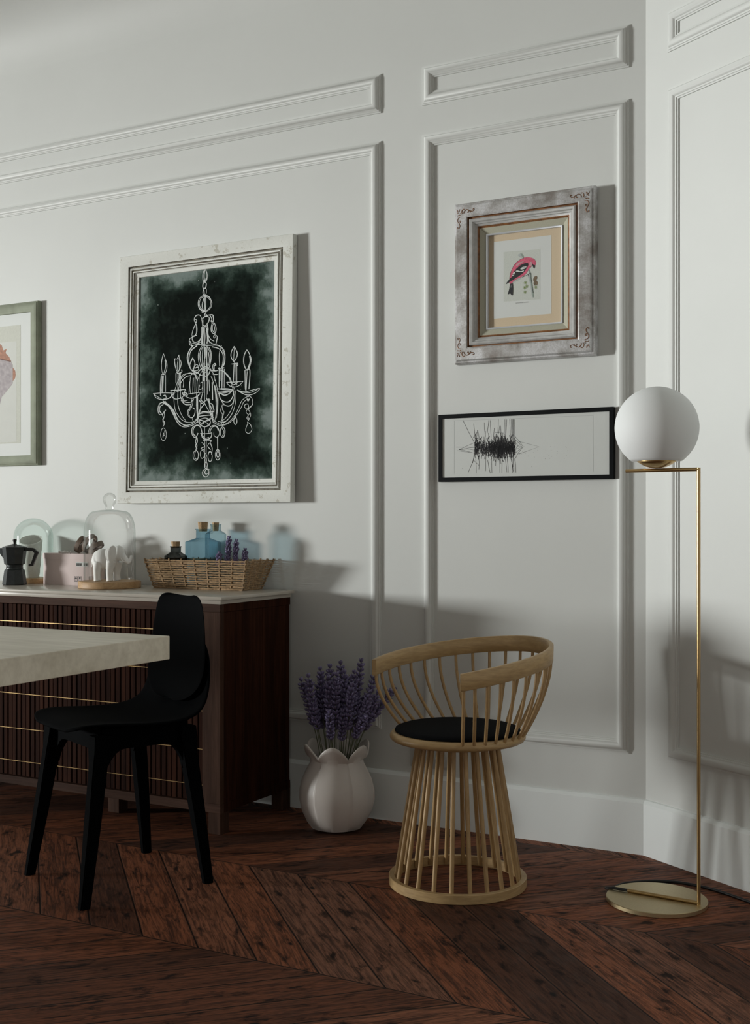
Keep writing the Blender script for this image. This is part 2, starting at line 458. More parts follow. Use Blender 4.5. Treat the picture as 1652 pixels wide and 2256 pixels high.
# slight notch of the back's top edge
for me_ in (o.data, SEATM):
    for p in me_.vertices:
        if p.co.z > .77: p.co.z += .006*min(1, (abs(p.co.x)/.07)**2)-.004
LB = {(-1, -1): (-.187, -.182), (1, -1): (.187, -.182), (-1, 1): (-.187, .18), (1, 1): (.187, .18)}
LT = {(-1, -1): (-.150, -.118), (1, -1): (.150, -.118), (-1, 1): (-.150, .128), (1, 1): (.150, .128)}
for kx, ky in LB:
    bm = bmesh.new()
    bx, by = LB[(kx, ky)]; tx, ty = LT[(kx, ky)]
    rings = []
    for z, hw, hd in ((0, .0135, .0115), (.2, .0175, .0145), (.36, .021, .017), (.40, .024, .02), (.435, .026, .022)):
        q = z/.435; cx = bx+(tx-bx)*q; cy = by+(ty-by)*q
        rings.append([bm.verts.new((cx+a*hd, cy+c*hw, z)) for a, c in ((-1, -1), (1, -1), (1, 1), (-1, 1))])
    for a, c in zip(rings, rings[1:]):
        for k in range(4): bm.faces.new((a[k], a[(k+1) % 4], c[(k+1) % 4], c[k]))
    bm.faces.new(rings[0][::-1]); bm.faces.new(rings[-1])
    bmesh.ops.bevel(bm, geom=[e_ for e_ in bm.edges if abs((e_.verts[0].co-e_.verts[1].co).normalized().z) > .6], offset=.004, segments=2, affect='EDGES')
    obj('leg', bm, BLACK, ch, 35)
def arch(pa, pb, inset):
    pa = Vector(pa); pb = Vector(pb); d = (pb-pa); L = d.length; d.normalize(); nn = Vector((-d.y, d.x))
    pts = [(0, .452), (L, .452)]
    for k in range(21):
        q = k/20; xx = L*(1-q)
        e_ = abs(2*q-1)
        pts.append((xx, .394-.075*max(0, (e_-.45)/.55)**2.4))
    bm = bmesh.new()
    prism(bm, pts, inset-.009, inset+.009, lambda a, b, dd: (pa.x+d.x*a+nn.x*dd, pa.y+d.y*a+nn.y*dd, b))
    obj('apron', bm, BLACK, ch)
arch(LT[(-1, -1)], LT[(1, -1)], 0); arch(LT[(1, -1)], LT[(1, 1)], 0); arch(LT[(1, 1)], LT[(-1, 1)], 0); arch(LT[(-1, 1)], LT[(-1, -1)], 0)

# ---------------------------------------------------------------- spindle chair
CX, CY = .228, 3.237
sp = empty('spindle_chair', (CX, CY, 0), 0, 'round oak spindle chair with a black cushion on a cage of thin rods', 'chair')
bm = bmesh.new()
lathe(bm, [(.1745, .0005), (.188, .0005), (.1895, .002), (.1895, .0245), (.188, .026), (.1755, .026), (.1745, .025), (.1745, .0005)], 96, capb=False, capt=False)
obj('base_ring', bm, OAKH, sp, 40)
bm = bmesh.new()
prof = [(.10, .396), (.172, .396)]
for k in range(9):
    a = -PI/2+PI*k/8; prof.append((.172+.0155*math.cos(a), .4085+.0125*math.sin(a)))
prof += [(.0, .421)]
lathe(bm, prof, 96); obj('seat_rim', bm, OAKH, sp, 50)
bm = bmesh.new()
lathe(bm, [(.170, .4205), (.1735, .424), (.1715, .4285), (.16, .4325), (.12, .437), (.06, .4395), (0, .440)], 72); obj('cushion', bm, BLACKF, sp, 180)
bm = bmesh.new(); lathe(bm, [(.118, .384), (.12, .386), (.12, .396), (.118, .397)], 64); obj('seat_support', bm, OAKH, sp, 40)
for k in range(22):
    a = math.radians(-90+7+k*360/22)
    p0 = Vector((.109*math.cos(a), .109*math.sin(a), .392)); p1 = Vector((.1725*math.cos(a), .1725*math.sin(a), .006))
    bm = bmesh.new(); tube(bm, [p0, p0.lerp(p1, .5), p1], [.0062, .0064, .0060], 10); obj('leg_rod', bm, OAK, sp, 60)
PH0 = 35.0; RA_, RB_ = .225, .280; HS = 121.5          # half width and half depth of the bent rail
def railp(phi, d=0.0):
    c, s_ = (RB_+d)*math.cos(math.radians(phi)), (RA_+d)*math.sin(math.radians(phi)); q = math.radians(PH0)
    return c*math.cos(q)-s_*math.sin(q), c*math.sin(q)+s_*math.cos(q)
def ztop(phi): return .609+.057*(1-(abs(phi)/HS)**1.6)
bm = bmesh.new(); rings = []
NR = 72
for k in range(NR+1):
    phi = -HS+2*HS*k/NR; a = math.radians(PH0+phi); z1 = ztop(phi); z0 = z1-.0455
    rin, rout = -.0065, .0065
    e_ = .0015
    pr = [(rin+e_, z0), (rout-e_, z0), (rout, z0+e_), (rout+.001, z1-e_), (rout-e_+.001, z1), (rin+e_+.001, z1), (rin+.001, z1-e_), (rin, z0+e_)]
    rings.append([bm.verts.new((*railp(phi, r), z)) for r, z in pr])
for a, b in zip(rings, rings[1:]):
    for k in range(8): bm.faces.new((a[k], a[(k+1) % 8], b[(k+1) % 8], b[k]))
bm.faces.new(rings[0][::-1]); bm.faces.new(rings[-1])
obj('back_rail', bm, OAKH, sp, 50)
for k in range(25):
    ft = -1+2*k/24
    phi = (HS-1.8)*(1.2*ft-.2*ft**3)
    tx, ty = railp(phi); ab = math.radians(27.5+ft*117.5)
    bx, by = .181*math.cos(ab), .181*math.sin(ab)
    zt = ztop(phi)-.040
    pts = []
    for j in range(9):
        q = j/8; w_ = math.sin(q*PI/2)**.95
        pts.append((bx+(tx-bx)*w_, by+(ty-by)*w_, .412+(zt-.412)*q))
    bm = bmesh.new(); tube(bm, pts, [.0046]*9, 8); obj('spindle', bm, OAK, sp, 60)

# ---------------------------------------------------------------- floor lamp
LX, LY = .7397, 3.078
lp = empty('floor_lamp', (LX, LY, 0), 0, 'slim brass floor lamp with a white globe in the corner at the right', 'lamp')
dv = Vector((-.847, .532, 0)).normalized(); Pp = Vector((.094, -.059, 0))
bm = bmesh.new(); lathe(bm, [(.129, 0), (.1305, .0015), (.1305, .0105), (.129, .012), (0, .012)], 96); obj('base', bm, BRASSD, lp, 40)
bm = bmesh.new(); tube(bm, [Pp+Vector((0, 0, .012)), Pp+Vector((0, 0, 1.1375))], .0048, 20); obj('pole', bm, BRASS, lp, 60)
bm = bmesh.new(); q0 = Pp+Vector((0, 0, 1.1335)); tube(bm, [q0, q0+dv*.195], .0048, 20); obj('arm', bm, BRASS, lp, 60)
bm = bmesh.new(); q0 = Pp+Vector((0, 0, .0168)); tube(bm, [q0, q0+dv*.19], .0048, 20); obj('base_tube', bm, BRASS, lp, 60)
bm = bmesh.new()
lathe(bm, [(0, 1.1385), (.012, 1.139), (.026, 1.1425), (.040, 1.149), (.0505, 1.1565), (.0495, 1.158), (0, 1.158)], 64, (0, 0)); obj('globe_holder', bm, BRASS, lp, 180)
bm = bmesh.new(); prof = [(0, 1.1575)]
a0 = -math.asin((1.2445-1.1575)/.1085)
for k in range(33):
    a = a0+(PI/2-a0)*k/32; prof.append((max(0, .1085*math.cos(a)) if k < 32 else 0, 1.2445+.1085*math.sin(a)))
lathe(bm, prof, 72); obj('globe', bm, OPAL, lp, 60)
bm = bmesh.new(); q0 = Pp+Vector((0, 0, .0168))+dv*.19; tube(bm, [q0, q0+dv*.042], .0040, 12); obj('cable_grip', bm, CABLE, lp, 60)
q1 = q0+dv*.04+Vector((LX, LY, 0))
pts = [q1, q1+dv*.02+Vector((0.0, .006, -.006))]
for px, py in ((1352, 1955.5), (1370, 1948), (1400, 1943.3), (1440, 1941), (1485, 1943), (1530, 1950), (1575, 1961), (1620, 1976), (1660, 1990), (1720, 2008)):
    pts.append(onz(px, py, .0045))
pts = [p-Vector((LX, LY, 0)) for p in catmull(pts, 4)]
bm = bmesh.new(); tube(bm, pts, .0040, 8); obj('power_cable', bm, CABLE, lp, 60)

# ---------------------------------------------------------------- vase with lavender
VX, VY = -.1243, 3.82
bm = bmesh.new()
vp = [(.060, 0), (.082, .006), (.098, .028), (.112, .06), (.1195, .095), (.119, .125), (.111, .16), (.097, .19), (.086, .212), (.083, .225), (.088, .24), (.096, .258), (.099, .272)]
NS, NP = 120, 6
face = math.degrees(math.atan2(-VY, -VX))
rows = []
for j, (r, z) in enumerate(vp):
    row = []
    for k in range(NS):
        a = 2*PI*k/NS
        rel = ((math.degrees(a)-face+37+720) % 60)/60          # 0..1 inside one petal
        zn = z/.272
        sw = .05*(1-rel)**3*min(1, zn*4)                      # each petal laps over the next with a crisp fold
        rr_ = r*(1+sw-.012*math.cos(2*PI*rel))
        zz = z
        if zn > .82:
            qf = (zn-.82)/.18
            zz = z-qf*.036*(abs(2*rel-1)**1.7)+qf*.008*math.cos(PI*(rel-.35))
            rr_ *= 1+qf*.09*math.sin(PI*rel)
        row.append(bm.verts.new((rr_*math.cos(a), rr_*math.sin(a), zz)))
    rows.append(row)
for a, c in zip(rows, rows[1:]):
    for k in range(NS): bm.faces.new((a[k], a[(k+1) % NS], c[(k+1) % NS], c[k]))
bm.faces.new(rows[0][::-1])
o = obj('vase', bm, CERAM, None, 38, (VX, VY, .0005)); solidify(o, .005, -1)
tag(o, 'white ceramic vase with a folded petal rim, on the floor between sideboard and spindle chair', 'vase')

def lavender(base, mid, tip, spike, buds=13, sz=1.0, name='lavender_sprig', label=None, group=None, seed=0):
    rg = random.Random(seed)
    base, mid, tip = Vector(base), Vector(mid), Vector(tip)
    c = mid*2-(base+tip)*.5
    P = [base*(1-q)**2+c*2*q*(1-q)+tip*q*q for q in [j/14 for j in range(15)]]
    L = sum((a-b_).length for a, b_ in zip(P, P[1:]))
    P = [p-base for p in P]
    bm = bmesh.new(); tube(bm, P, [.0016]*12+[.0013, .001, .0007], 6, mi=0)
    o = obj(name, bm, STEM, None, 60, base)
    tag(o, label, 'flower', group)
    def at(d):                                              # point at distance d from the tip
        acc = 0
        for a, b_ in zip(P[::-1], P[-2::-1]):
            l = (a-b_).length
            if acc+l >= d: return a.lerp(b_, (d-acc)/l), (a-b_).normalized()
            acc += l
        return P[0], (P[1]-P[0]).normalized()
    bm = bmesh.new()
    for i in range(buds):
        q = i/(buds-1)
        if rg.random() < .08 and i > buds*.7: continue
        p, t = at(q*spike)
        sd = t.cross(Vector((.3, 1, .1))).normalized(); s2 = t.cross(sd)
        nb = 3 if i == 0 else 6
        for k in range(nb):
            a = 2*PI*k/nb+i*.7+rg.uniform(-.3, .3)
            out = (sd*math.cos(a)+s2*math.sin(a))
            d = (t*rg.uniform(.75, 1.25)+out*(.35 if i == 0 else rg.uniform(.65, 1.1))).normalized()
            ln = sz*rg.uniform(.010, .0145)*(1 if i > 1 else .8); w = sz*rg.uniform(.0021, .0029)
            c0 = p+out*.001; x1 = d.cross(t+out*.3).normalized(); x2 = d.cross(x1)
            rg5 = []
            for f_, ww in ((.12, .55), (.55, 1), (.85, .75)):
                rg5.append([bm.verts.new(c0+d*ln*f_+(x1*math.cos(2*PI*j/5)+x2*math.sin(2*PI*j/5))*w*ww) for j in range(5)])
            v0 = bm.verts.new(c0); v1 = bm.verts.new(c0+d*ln)
            for j in range(5):
                bm.faces.new((v0, rg5[0][(j+1) % 5], rg5[0][j])); bm.faces.new((rg5[2][j], rg5[2][(j+1) % 5], v1))
                for r0, r1 in zip(rg5, rg5[1:]): bm.faces.new((r0[j], r0[(j+1) % 5], r1[(j+1) % 5], r1[j]))
    obj('flower_spike', bm, LAV, o, 60)
    return o
tips = [(240, 330, .02), (320, 288, -.03), (460, 200, .03), (575, 175, .05), (700, 135, .04), (745, 240, -.02), (940, 108, .03), (860, 240, -.01), (1100, 255, .04), (1320, 432, .06),
        (650, 268, -.05), (560, 312, -.04), (830, 390, -.07), (1035, 470, -.07), (1130, 490, 0), (985, 770, -.09), (565, 708, -.09), (610, 480, .06), (500, 350, .07),
        (725, 700, -.05), (900, 330, .06), (355, 520, -.02), (790, 320, .08), (690, 450, .0), (430, 420, .05), (960, 560, .04)]
for i, (tx, ty, dy) in enumerate(tips):
    px, py = 620+tx/5.3714, 1440+ty/5.3714
    tip = aty(px, py, VY+dy)
    d = Vector((tip.x-VX, tip.y-VY, 0)); dl = min(d.length, .12)/.12
    d = d.normalized() if d.length > .001 else Vector((1, 0, 0))
    mouth = Vector((VX, VY, .235))+d*(.012+.045*dl)
    hgt = tip.z-.235
    base = Vector((VX, VY, .03))+d*(.004+.03*dl)*(-.3 if i % 3 else .8)+Vector((random.uniform(-.02, .02), random.uniform(-.02, .02), 0))
    low = ty > 650
    side = 'high' if ty < 300 else 'middle'
    if i == 9: lb = 'lavender stem leaning furthest right, its tip behind the arm of the spindle chair'
    elif i == 0: lb = 'lavender stem leaning furthest left in the vase beside the sideboard'
    elif i == 6: lb = 'tallest lavender stem standing upright in the vase beside the sideboard'
    elif i == 15: lb = 'short lavender stem drooping low over the right front of the vase rim'
    elif i == 16: lb = 'short lavender stem with its spike just above the front of the vase rim'
    else: lb = 'purple lavender stem inside the crowded bunch in the white floor vase'
    lavender(base, mouth, tip, min(.155 if not low else .10, max(.05, hgt*.62)), 11 if not low else 8, 1.75, label=lb, group='lavender stems in the floor vase', seed=i)

# ---------------------------------------------------------------- things on the sideboard
TZ = TOPZ
# moka pot
mk = empty('moka_pot', (-1.358, 4.417, TZ), -.08, 'small black eight-sided stovetop coffee pot at the left end of the sideboard', 'coffee pot')
bm = bmesh.new(); lathe(bm, [(.041, 0), (.0445, .002), (.0445, .006), (.037, .055), (.0345, .058)], 8, phase=PI/8); obj('boiler', bm, MOKA, mk)
bm = bmesh.new(); lathe(bm, [(.028, .057), (.0315, .060), (.0315, .066), (.030, .068), (.031, .071), (.031, .075), (.028, .077)], 32); obj('collar', bm, MOKA, mk, 40)
bm = bmesh.new(); lathe(bm, [(.034, .0762), (.0375, .079), (.0445, .1375), (.0450, .1405)], 8, phase=PI/8)
prism(bm, [(-.040, .100), (-.040, .139), (-.060, .1385), (-.063, .1300)], -.011, .011, lambda a, b_, d: (a, d*(1 if a > -.05 else .55), b_))
obj('jug', bm, MOKA, mk)
bm = bmesh.new(); lathe(bm, [(.0445, .1407), (.0445, .1425), (.012, .1525), (.006, .154)], 8, phase=PI/8); obj('lid', bm, MOKA, mk)
bm = bmesh.new(); lathe(bm, [(.0045, .1535), (.0045, .160), (.0078, .167), (.0072, .1715), (.003, .173)], 12); obj('knob', bm, MOKAH, mk, 40)
bm = bmesh.new()
prism(bm, [(.041, .128), (.041, .140), (.066, .1395), (.0745, .1385), (.0925, .123), (.072, .072), (.056, .0695), (.0555, .0775), (.066, .0795), (.080, .1195), (.072, .128), (.062, .1275)], -.0065, .0065, lambda a, b_, d: (a, d, b_))
bmesh.ops.bevel(bm, geom=list(bm.edges), offset=.0012, segments=1, affect='EDGES')
obj('handle', bm, MOKAH, mk)

# glass dome at the left with the cup under it
DC = W(2.392, .086, TZ)
bm = bmesh.new(); lathe(bm, [(.098, 0), (.100, .003), (.100, .016), (.098, .019), (0, .019)], 60)
bmesh.ops.scale(bm, verts=bm.verts, vec=(1.0, .80, 1))
o = obj('wood_board', bm, LOG, None, 40, DC+Vector((-.010, 0, 0)), -A); tag(o, 'round wooden board under the pale green glass dome', 'board')
bm = bmesh.new(); R0 = .0745; prof = [(R0, .0195)]
for k in range(17):
    a = PI/2*k/16; prof.append((R0*math.cos(a) if k < 16 else 0, .178+R0*.98*math.sin(a)))
lathe(bm, prof, 64, capb=False, capt=False)
o = obj('glass_dome', bm, TGLASS, None, 180, DC); tag(o, 'pale green rounded glass dome behind the black coffee pot', 'glass dome')
bm = bmesh.new(); rows_ = []
NSEG = 40
for j in range(19):
    q = j/18; row = []
    for k in range(NSEG):
        a = 2*PI*k/NSEG
        rr_ = .031+.013*q**.8
        nz = noise.noise(Vector((math.cos(a)*3, math.sin(a)*3, q*14)))*.0016
        top = .148+.018*math.sin(a)                        # rim slants towards the viewer
        row.append(bm.verts.new(((rr_+nz)*math.cos(a), (rr_+nz)*math.sin(a), q*top)))
    rows_.append(row)
for a, c in zip(rows_, rows_[1:]):
    for k in range(NSEG): bm.faces.new((a[k], a[(k+1) % NSEG], c[(k+1) % NSEG], c[k]))
bm.faces.new(rows_[0][::-1])
o = obj('clay_cup', bm, ROUGHC, None, 60, DC+Vector((-.010, 0, .0195))); solidify(o, .003, -1)
tag(o, 'tall rough white clay cup under the pale green glass dome', 'cup')

# pink oval box
BC = W(2.152, .120, TZ)
pb = empty('hat_box', BC, -A, 'pale pink oval cardboard box with a lid, on the sideboard behind the elephant cloche', 'box')
BA, BB = .148, .046
def ov(a, s=1.0, ex=2.2):
    c, d = math.cos(a), math.sin(a)
    return (s*BA*math.copysign(abs(c)**(2/ex), c), s*BB*math.copysign(abs(d)**(2/ex), d))
def oval(bm, prof, n=80):
    rings = []
    for s_, z in prof:
        rings.append([bm.verts.new((*ov(2*PI*k/n, s_), z)) for k in range(n)])
    for a, b_ in zip(rings, rings[1:]):
        for k in range(n): bm.faces.new((a[k], a[(k+1) % n], b_[(k+1) % n], b_[k]))
    bm.faces.new(rings[0][::-1]); bm.faces.new(rings[-1])
bm = bmesh.new(); oval(bm, [(.975, 0), (.985, .002), (.985, .098)]); obj('box_body', bm, PINK, pb, 40)
bm = bmesh.new(); oval(bm, [(1.0, .0965), (1.005, .098), (1.005, .116), (.995, .118)]); obj('lid', bm, PINK, pb, 40)
def onbox(x, z, lift=.0008):
    q = min(.999, abs(x)/(BA*.985)); y = -BB*.985*(1-q**2.2)**(1/2.2)
    return Vector((x, y-lift, z))
def decal(bm, x0, x1, z0, z1, lift, mi=0):
    n = 4
    for k in range(n):
        a, b_ = x0+(x1-x0)*k/n, x0+(x1-x0)*(k+1)/n
        bm.faces.new([bm.verts.new(onbox(*p, lift)) for p in ((a, z0), (b_, z0), (b_, z1), (a, z1))]).material_index = mi
LABM = [WHITEP, INK]
bm = bmesh.new(); lx = .050
decal(bm, lx, lx+.052, .0705, .0865, .0006, 0)
for a, w in ((.003, .0042), (.0085, .002), (.012, .005), (.0195, .003), (.024, .0015), (.034, .004), (.041, .0015), (.045, .004)):
    decal(bm, lx+a, lx+a+w, .0735, .0835, .0010, 1)
obj('barcode_label', bm, LABM, pb)
def deco(bm, pts, x0, z0):
    bm.faces.new([bm.verts.new(onbox(x0+a, z0+b_, .0006)) for a, b_ in pts])
MARKS = {.043: [[(.002, .011), (.0125, .011), (.0105, .0145), (.0072, .0165), (.004, .0145)], [(.0066, .0035), (.0078, .0035), (.0078, .011), (.0066, .011)], [(.003, .0020), (.0115, .0020), (.0115, .0035), (.003, .0035)]],
         .060: [[(.004, .017), (.0105, .017), (.0098, .0115), (.0078, .0095), (.0067, .0095), (.0047, .0115)], [(.0067, .004), (.0078, .004), (.0078, .0095), (.0067, .0095)], [(.0045, .0025), (.0100, .0025), (.0100, .0040), (.0045, .0040)]],
         .105: [[(.0065, .003), (.008, .003), (.008, .017), (.0065, .017)]]}
for x0, fig in MARKS.items():
    bm = bmesh.new()
    for (a, c, d, e_) in ((0, .0145, 0, .0012), (0, .0145, .0188, .02), (0, .0012, 0, .02), (.0133, .0145, 0, .02)):
        decal(bm, x0+a, x0+c, .014+d, .014+e_, .0006, 0)
    for pts in fig: deco(bm, pts, x0, .014)
    obj('care_mark', bm, INK, pb)
# beads
bm = bmesh.new()
for k in range(9):
    r = .0042 if k % 3 else .0055
    q = k/8
    bmesh.ops.create_uvsphere(bm, u_segments=12, v_segments=8, radius=r, matrix=Matrix.Translation((-.045+.048*q, -.028+.010*math.sin(q*7), .1183+r)))
    if k: tube(bm, [(-.045+.048*(k-1)/8, -.028+.010*math.sin((k-1)/8*7), .1183+.004), (-.045+.048*q, -.028+.010*math.sin(q*7), .1183+.004)], .0006, 5)
o = obj('bead_string', bm, PEARL, None, 60, BC, -A); tag(o, 'short string of small white beads lying on the pink box lid', 'beads')
# wooden rings fanned out on the lid
def band(loc, r, w, tilt, yaw, lab):
    bm = bmesh.new()
    lathe(bm, [(r-.007, -w/2), (r, -w/2), (r+.0008, 0), (r, w/2), (r-.007, w/2), (r-.0075, 0), (r-.007, -w/2)], 40, capb=False, capt=False, sx=1.25, sy=.9)
    bmesh.ops.rotate(bm, verts=bm.verts, cent=(0, 0, 0), matrix=Matrix.Rotation(math.radians(tilt), 3, 'Y'))
    bmesh.ops.rotate(bm, verts=bm.verts, cent=(0, 0, 0), matrix=Matrix.Rotation(math.radians(yaw), 3, 'Z'))
    mz = min(v.co.z for v in bm.verts)
    bmesh.ops.translate(bm, verts=bm.verts, vec=(0, 0, -mz))
    o = obj('wooden_ring', bm, RINGW, None, 40, BC+Vector((math.cos(A)*loc[0]+math.sin(A)*loc[1], -math.sin(A)*loc[0]+math.cos(A)*loc[1], .1181+loc[2])), -A)
    tag(o, lab, 'ring', 'wooden rings on the pink box')
band((.030, .004, 0), .0265, .018, -62, 10, 'grey brown wooden ring leaning leftmost on the pink box')
band((.078, .0, 0), .031, .016, -58, 0, 'tall grey brown wooden ring in the middle of the fan behind the elephant')
band((.106, .004, .0), .026, .017, -32, 5, 'grey brown wooden ring slanting over the elephant back')
band((.118, -.022, 0), .0175, .016, 0, 0, 'grey brown wooden ring lying flat on the right end of the pink box')

# cloche with the elephant
EC = W(1.888, .222, TZ)
bm = bmesh.new(); lathe(bm, [(.108, 0), (.111, .002), (.111, .0225), (.109, .0250), (0, .0250)], 72)
o = obj('wood_board', bm, LOG, None, 40, EC, -A); tag(o, 'round oak board under the clear glass cloche', 'board')
bm = bmesh.new()
prof = [(.0915, .0255), (.0915, .15)]
for k in range(1, 13):
    a = PI/2*k/12; prof.append((.0515+.040*math.cos(a)**.9, .192+.084*math.sin(a)) if k < 12 else (.050, .2765))
prof += [(.03, .2795), (.012, .2805), (0, .281)]
lathe(bm, prof, 72, capb=False, capt=False)
o = obj('glass_cloche', bm, CLEAR, None, 180, EC); tag(o, 'clear glass cloche with a round knob over the white elephant', 'cloche')
bm = bmesh.new()
lathe(bm, [(0, .2812), (.013, .2815), (.0155, .285), (.0135, .289), (.0145, .293), (.0195, .301), (.0235, .313), (.023, .325), (.0175, .335), (.008, .3405), (0, .3415)], 40)
obj('knob', bm, CLEAR, o, 180)
# elephant: overlapping rounded masses fused into one continuous skin
bm = bmesh.new()
def blob(c, r, rot=0):
    M = Matrix.Translation(c) @ Matrix.Rotation(rot, 4, 'Y') @ Matrix.Diagonal((*r, 1))
    bmesh.ops.create_uvsphere(bm, u_segments=24, v_segments=16, radius=1, matrix=M)
blob((-.022, 0, .074), (.042, .033, .035), .12); blob((.010, 0, .079), (.034, .030, .034)); blob((-.044, 0, .070), (.024, .028, .033))
blob((.044, 0, .094), (.025, .022, .026)); blob((.050, 0, .104), (.014, .016, .013)); blob((.054, 0, .086), (.018, .015, .018)); blob((.028, 0, .088), (.022, .022, .026))
tube(bm, catmull([(.060, 0, .088), (.073, 0, .074), (.083, 0, .066), (.092, 0, .068), (.097, 0, .078), (.097, 0, .088)], 4), [.0125-.0075*k/20 for k in range(21)], 12)
for lx, ly, top in ((-.040, -.017, .062), (-.052, .017, .062), (.014, -.017, .066), (.030, .017, .066)):
    tube(bm, [(lx+.004, ly*.8, top), (lx, ly, .042), (lx-.001, ly, .022), (lx, ly, .009), (lx+.001, ly, .0006)], [.021, .0165, .0135, .0135, .0150], 14)
tube(bm, [(-.062, 0, .082), (-.070, 0, .072), (-.072, 0, .056), (-.072, 0, .046)], [.004, .0028, .0022, .0030], 8)
el = obj('elephant_figurine', bm, PLASTER, None, 180, EC+Vector((-.004, -.004, .0250)), -A*.3)
el.scale = (.88, .98, 1.06)
md = el.modifiers.new('fuse', 'REMESH'); md.mode = 'VOXEL'; md.voxel_size = .0017; md.use_smooth_shade = True
md = el.modifiers.new('soften', 'SMOOTH'); md.factor = .6; md.iterations = 6
tag(el, 'white plaster elephant figurine standing under the clear glass cloche', 'figurine')
for sy in (-1, 1):
    bm = bmesh.new()
    pts = [(.046, .118), (.030, .124), (.014, .112), (.008, .092), (.012, .070), (.022, .056), (.034, .064), (.044, .084)]
    ctr = bm.verts.new((.030, sy*.034, .092))
    ring = [bm.verts.new((a, sy*(.023+.014*((.048-a)/.040)), z)) for a, z in pts]
    for k in range(len(ring)): bm.faces.new((ctr, ring[k], ring[(k+1) % len(ring)]))
    e_ = obj('ear', bm, PLASTER, el, 180); solidify(e_, .004, 0); subsurf(e_, 2)
    bm = bmesh.new(); tube(bm, [(.060, sy*.013, .076), (.070, sy*.015, .066), (.079, sy*.014, .067)], [.0036, .0028, .0012], 8); obj('tusk', bm, PLASTER, el, 60)

# wicker basket
bk = empty('wicker_basket', W(0, 0, TZ), -A, 'flared rectangular wicker basket holding bottles at the right end of the sideboard', 'basket')
def lerp(a, b_, q): return a+(b_-a)*q
def brect(q):                      # x0, x1 (to the right), t0, t1 at height q
    return (lerp(-1.739, -1.760, q), lerp(-1.356, -1.322, q), lerp(.040, .012, q), lerp(.155, .185, q))
NRW = 13
def side_points(q, off):
    x0, x1, t0, t1 = brect(q)
    return [(x0, -t1), (x1, -t1), (x1, -t0), (x0, -t0)]
names = ('front_weave', 'right_weave', 'back_weave', 'left_weave')
cnt = (8, 4, 8, 4)
for sd in range(4):
    bm = bmesh.new(); n = cnt[sd]
    for j in range(NRW*2):
        q = (j//2+.5+(.17 if j % 2 else -.17))/NRW; c4 = side_points(q, 0); a = Vector(c4[sd]); b_ = Vector(c4[(sd+1) % 4])
        d = (b_-a).normalized(); nn = Vector((d.y, -d.x))
        pts = []
        m_ = n*4
        pair = j//2
        for k in range(m_+1):
            f_ = k/m_; ph = math.cos(PI*f_*n)*(1 if pair % 2 else -1)
            jz = .0012*math.sin(k*2.1+j)*(1 if sd in (1, 3) else .4)
            pts.append((*(a.lerp(b_, f_)+nn*(.0022*ph)), .105*q+jz))
        ends = .004 if sd % 2 == 0 else .002
        pts[0] = (*(Vector(pts[0][:2])-d*ends), pts[0][2]); pts[-1] = (*(Vector(pts[-1][:2])+d*ends), pts[-1][2])
        tube(bm, pts, .0015, 5)
    obj(names[sd], bm, WICK, bk, 60)
    bm = bmesh.new()
    c0, c1 = side_points(0, 0), side_points(1, 0)
    for k in range(n+1):
        f_ = k/n
        p0 = Vector(c0[sd]).lerp(Vector(c0[(sd+1) % 4]), f_); p1 = Vector(c1[sd]).lerp(Vector(c1[(sd+1) % 4]), f_)
        tube(bm, [(*p0, .001), (*p1, .108)], .0026, 6)
        if sd % 2: tube(bm, [(*p0, .001), (p1.x+.002, p1.y+.006, .107)], .0018, 5)
    obj('upright_canes', bm, WICK, bk, 60)
bm = bmesh.new(); x0, x1, t0, t1 = brect(0); box(bm, x0, x1, -t1, -t0, .0004, .004); obj('bottom', bm, WICK, bk)

def bottle(name, loc, w, d, zs, zn0, zn1, rn, corkr, z0c, z1c, gm, label, rz, lean=0, oct_=.3):
    """flat-sided glass bottle: body width w, depth d, shoulder zs, neck zn0..zn1"""
    e = empty(name, loc, rz, label, 'bottle', 'corked bottles in the wicker basket')
    bm = bmesh.new()
    def ring(wx, dy, z, c):
        cx_, cy_ = wx*c, dy*c
        P = [(-wx+cx_, -dy), (wx-cx_, -dy), (wx, -dy+cy_), (wx, dy-cy_), (wx-cx_, dy), (-wx+cx_, dy), (-wx, dy-cy_), (-wx, -dy+cy_)]
        return [bm.verts.new((a, b_, z)) for a, b_ in P]
    R = [ring(w*.97, d*.97, 0, oct_), ring(w, d, .003, oct_), ring(w, d, zs, oct_), ring(rn, rn, zn0, .42), ring(rn, rn, zn1-.004, .42), ring(rn*1.1, rn*1.1, zn1-.003, .42), ring(rn*1.1, rn*1.1, zn1, .42)]
    for a, b_ in zip(R, R[1:]):
        for k in range(8): bm.faces.new((a[k], a[(k+1) % 8], b_[(k+1) % 8], b_[k]))
    bm.faces.new(R[0][::-1])
    o = obj('glass_body', bm, gm, e)
    bm = bmesh.new(); lathe(bm, [(corkr*.82, z0c), (corkr, z1c)], 8 if rn < .02 else 10); obj('cork', bm, CORK, e)
    return e
BZ = TZ+.005
def wloc(px, t, z):
    x, _ = wallpx(px, 1200, t); return W(-x, t, z)
bottle('glass_bottle', wloc(447, .069, BZ), .066, .0245, .160, .174, .207, .0215, .0185, .198, .232, BLUEG, 'wide blue glass bottle with the tallest cork, standing in the wicker basket', -A)
bottle('glass_bottle', wloc(475, .122, BZ), .034, .021, .190, .202, .224, .0155, .0125, .2, .230, BLUEG2, 'pale blue upright glass bottle with a thin cork, beside the lavender sprigs', -A+.15)
bottle('glass_bottle', wloc(387, .095, BZ), .038, .024, .110, .123, .144, .0165, .0165, .138, .161, SMOKE, 'small black smoked glass bottle at the left end of the wicker basket', -A)
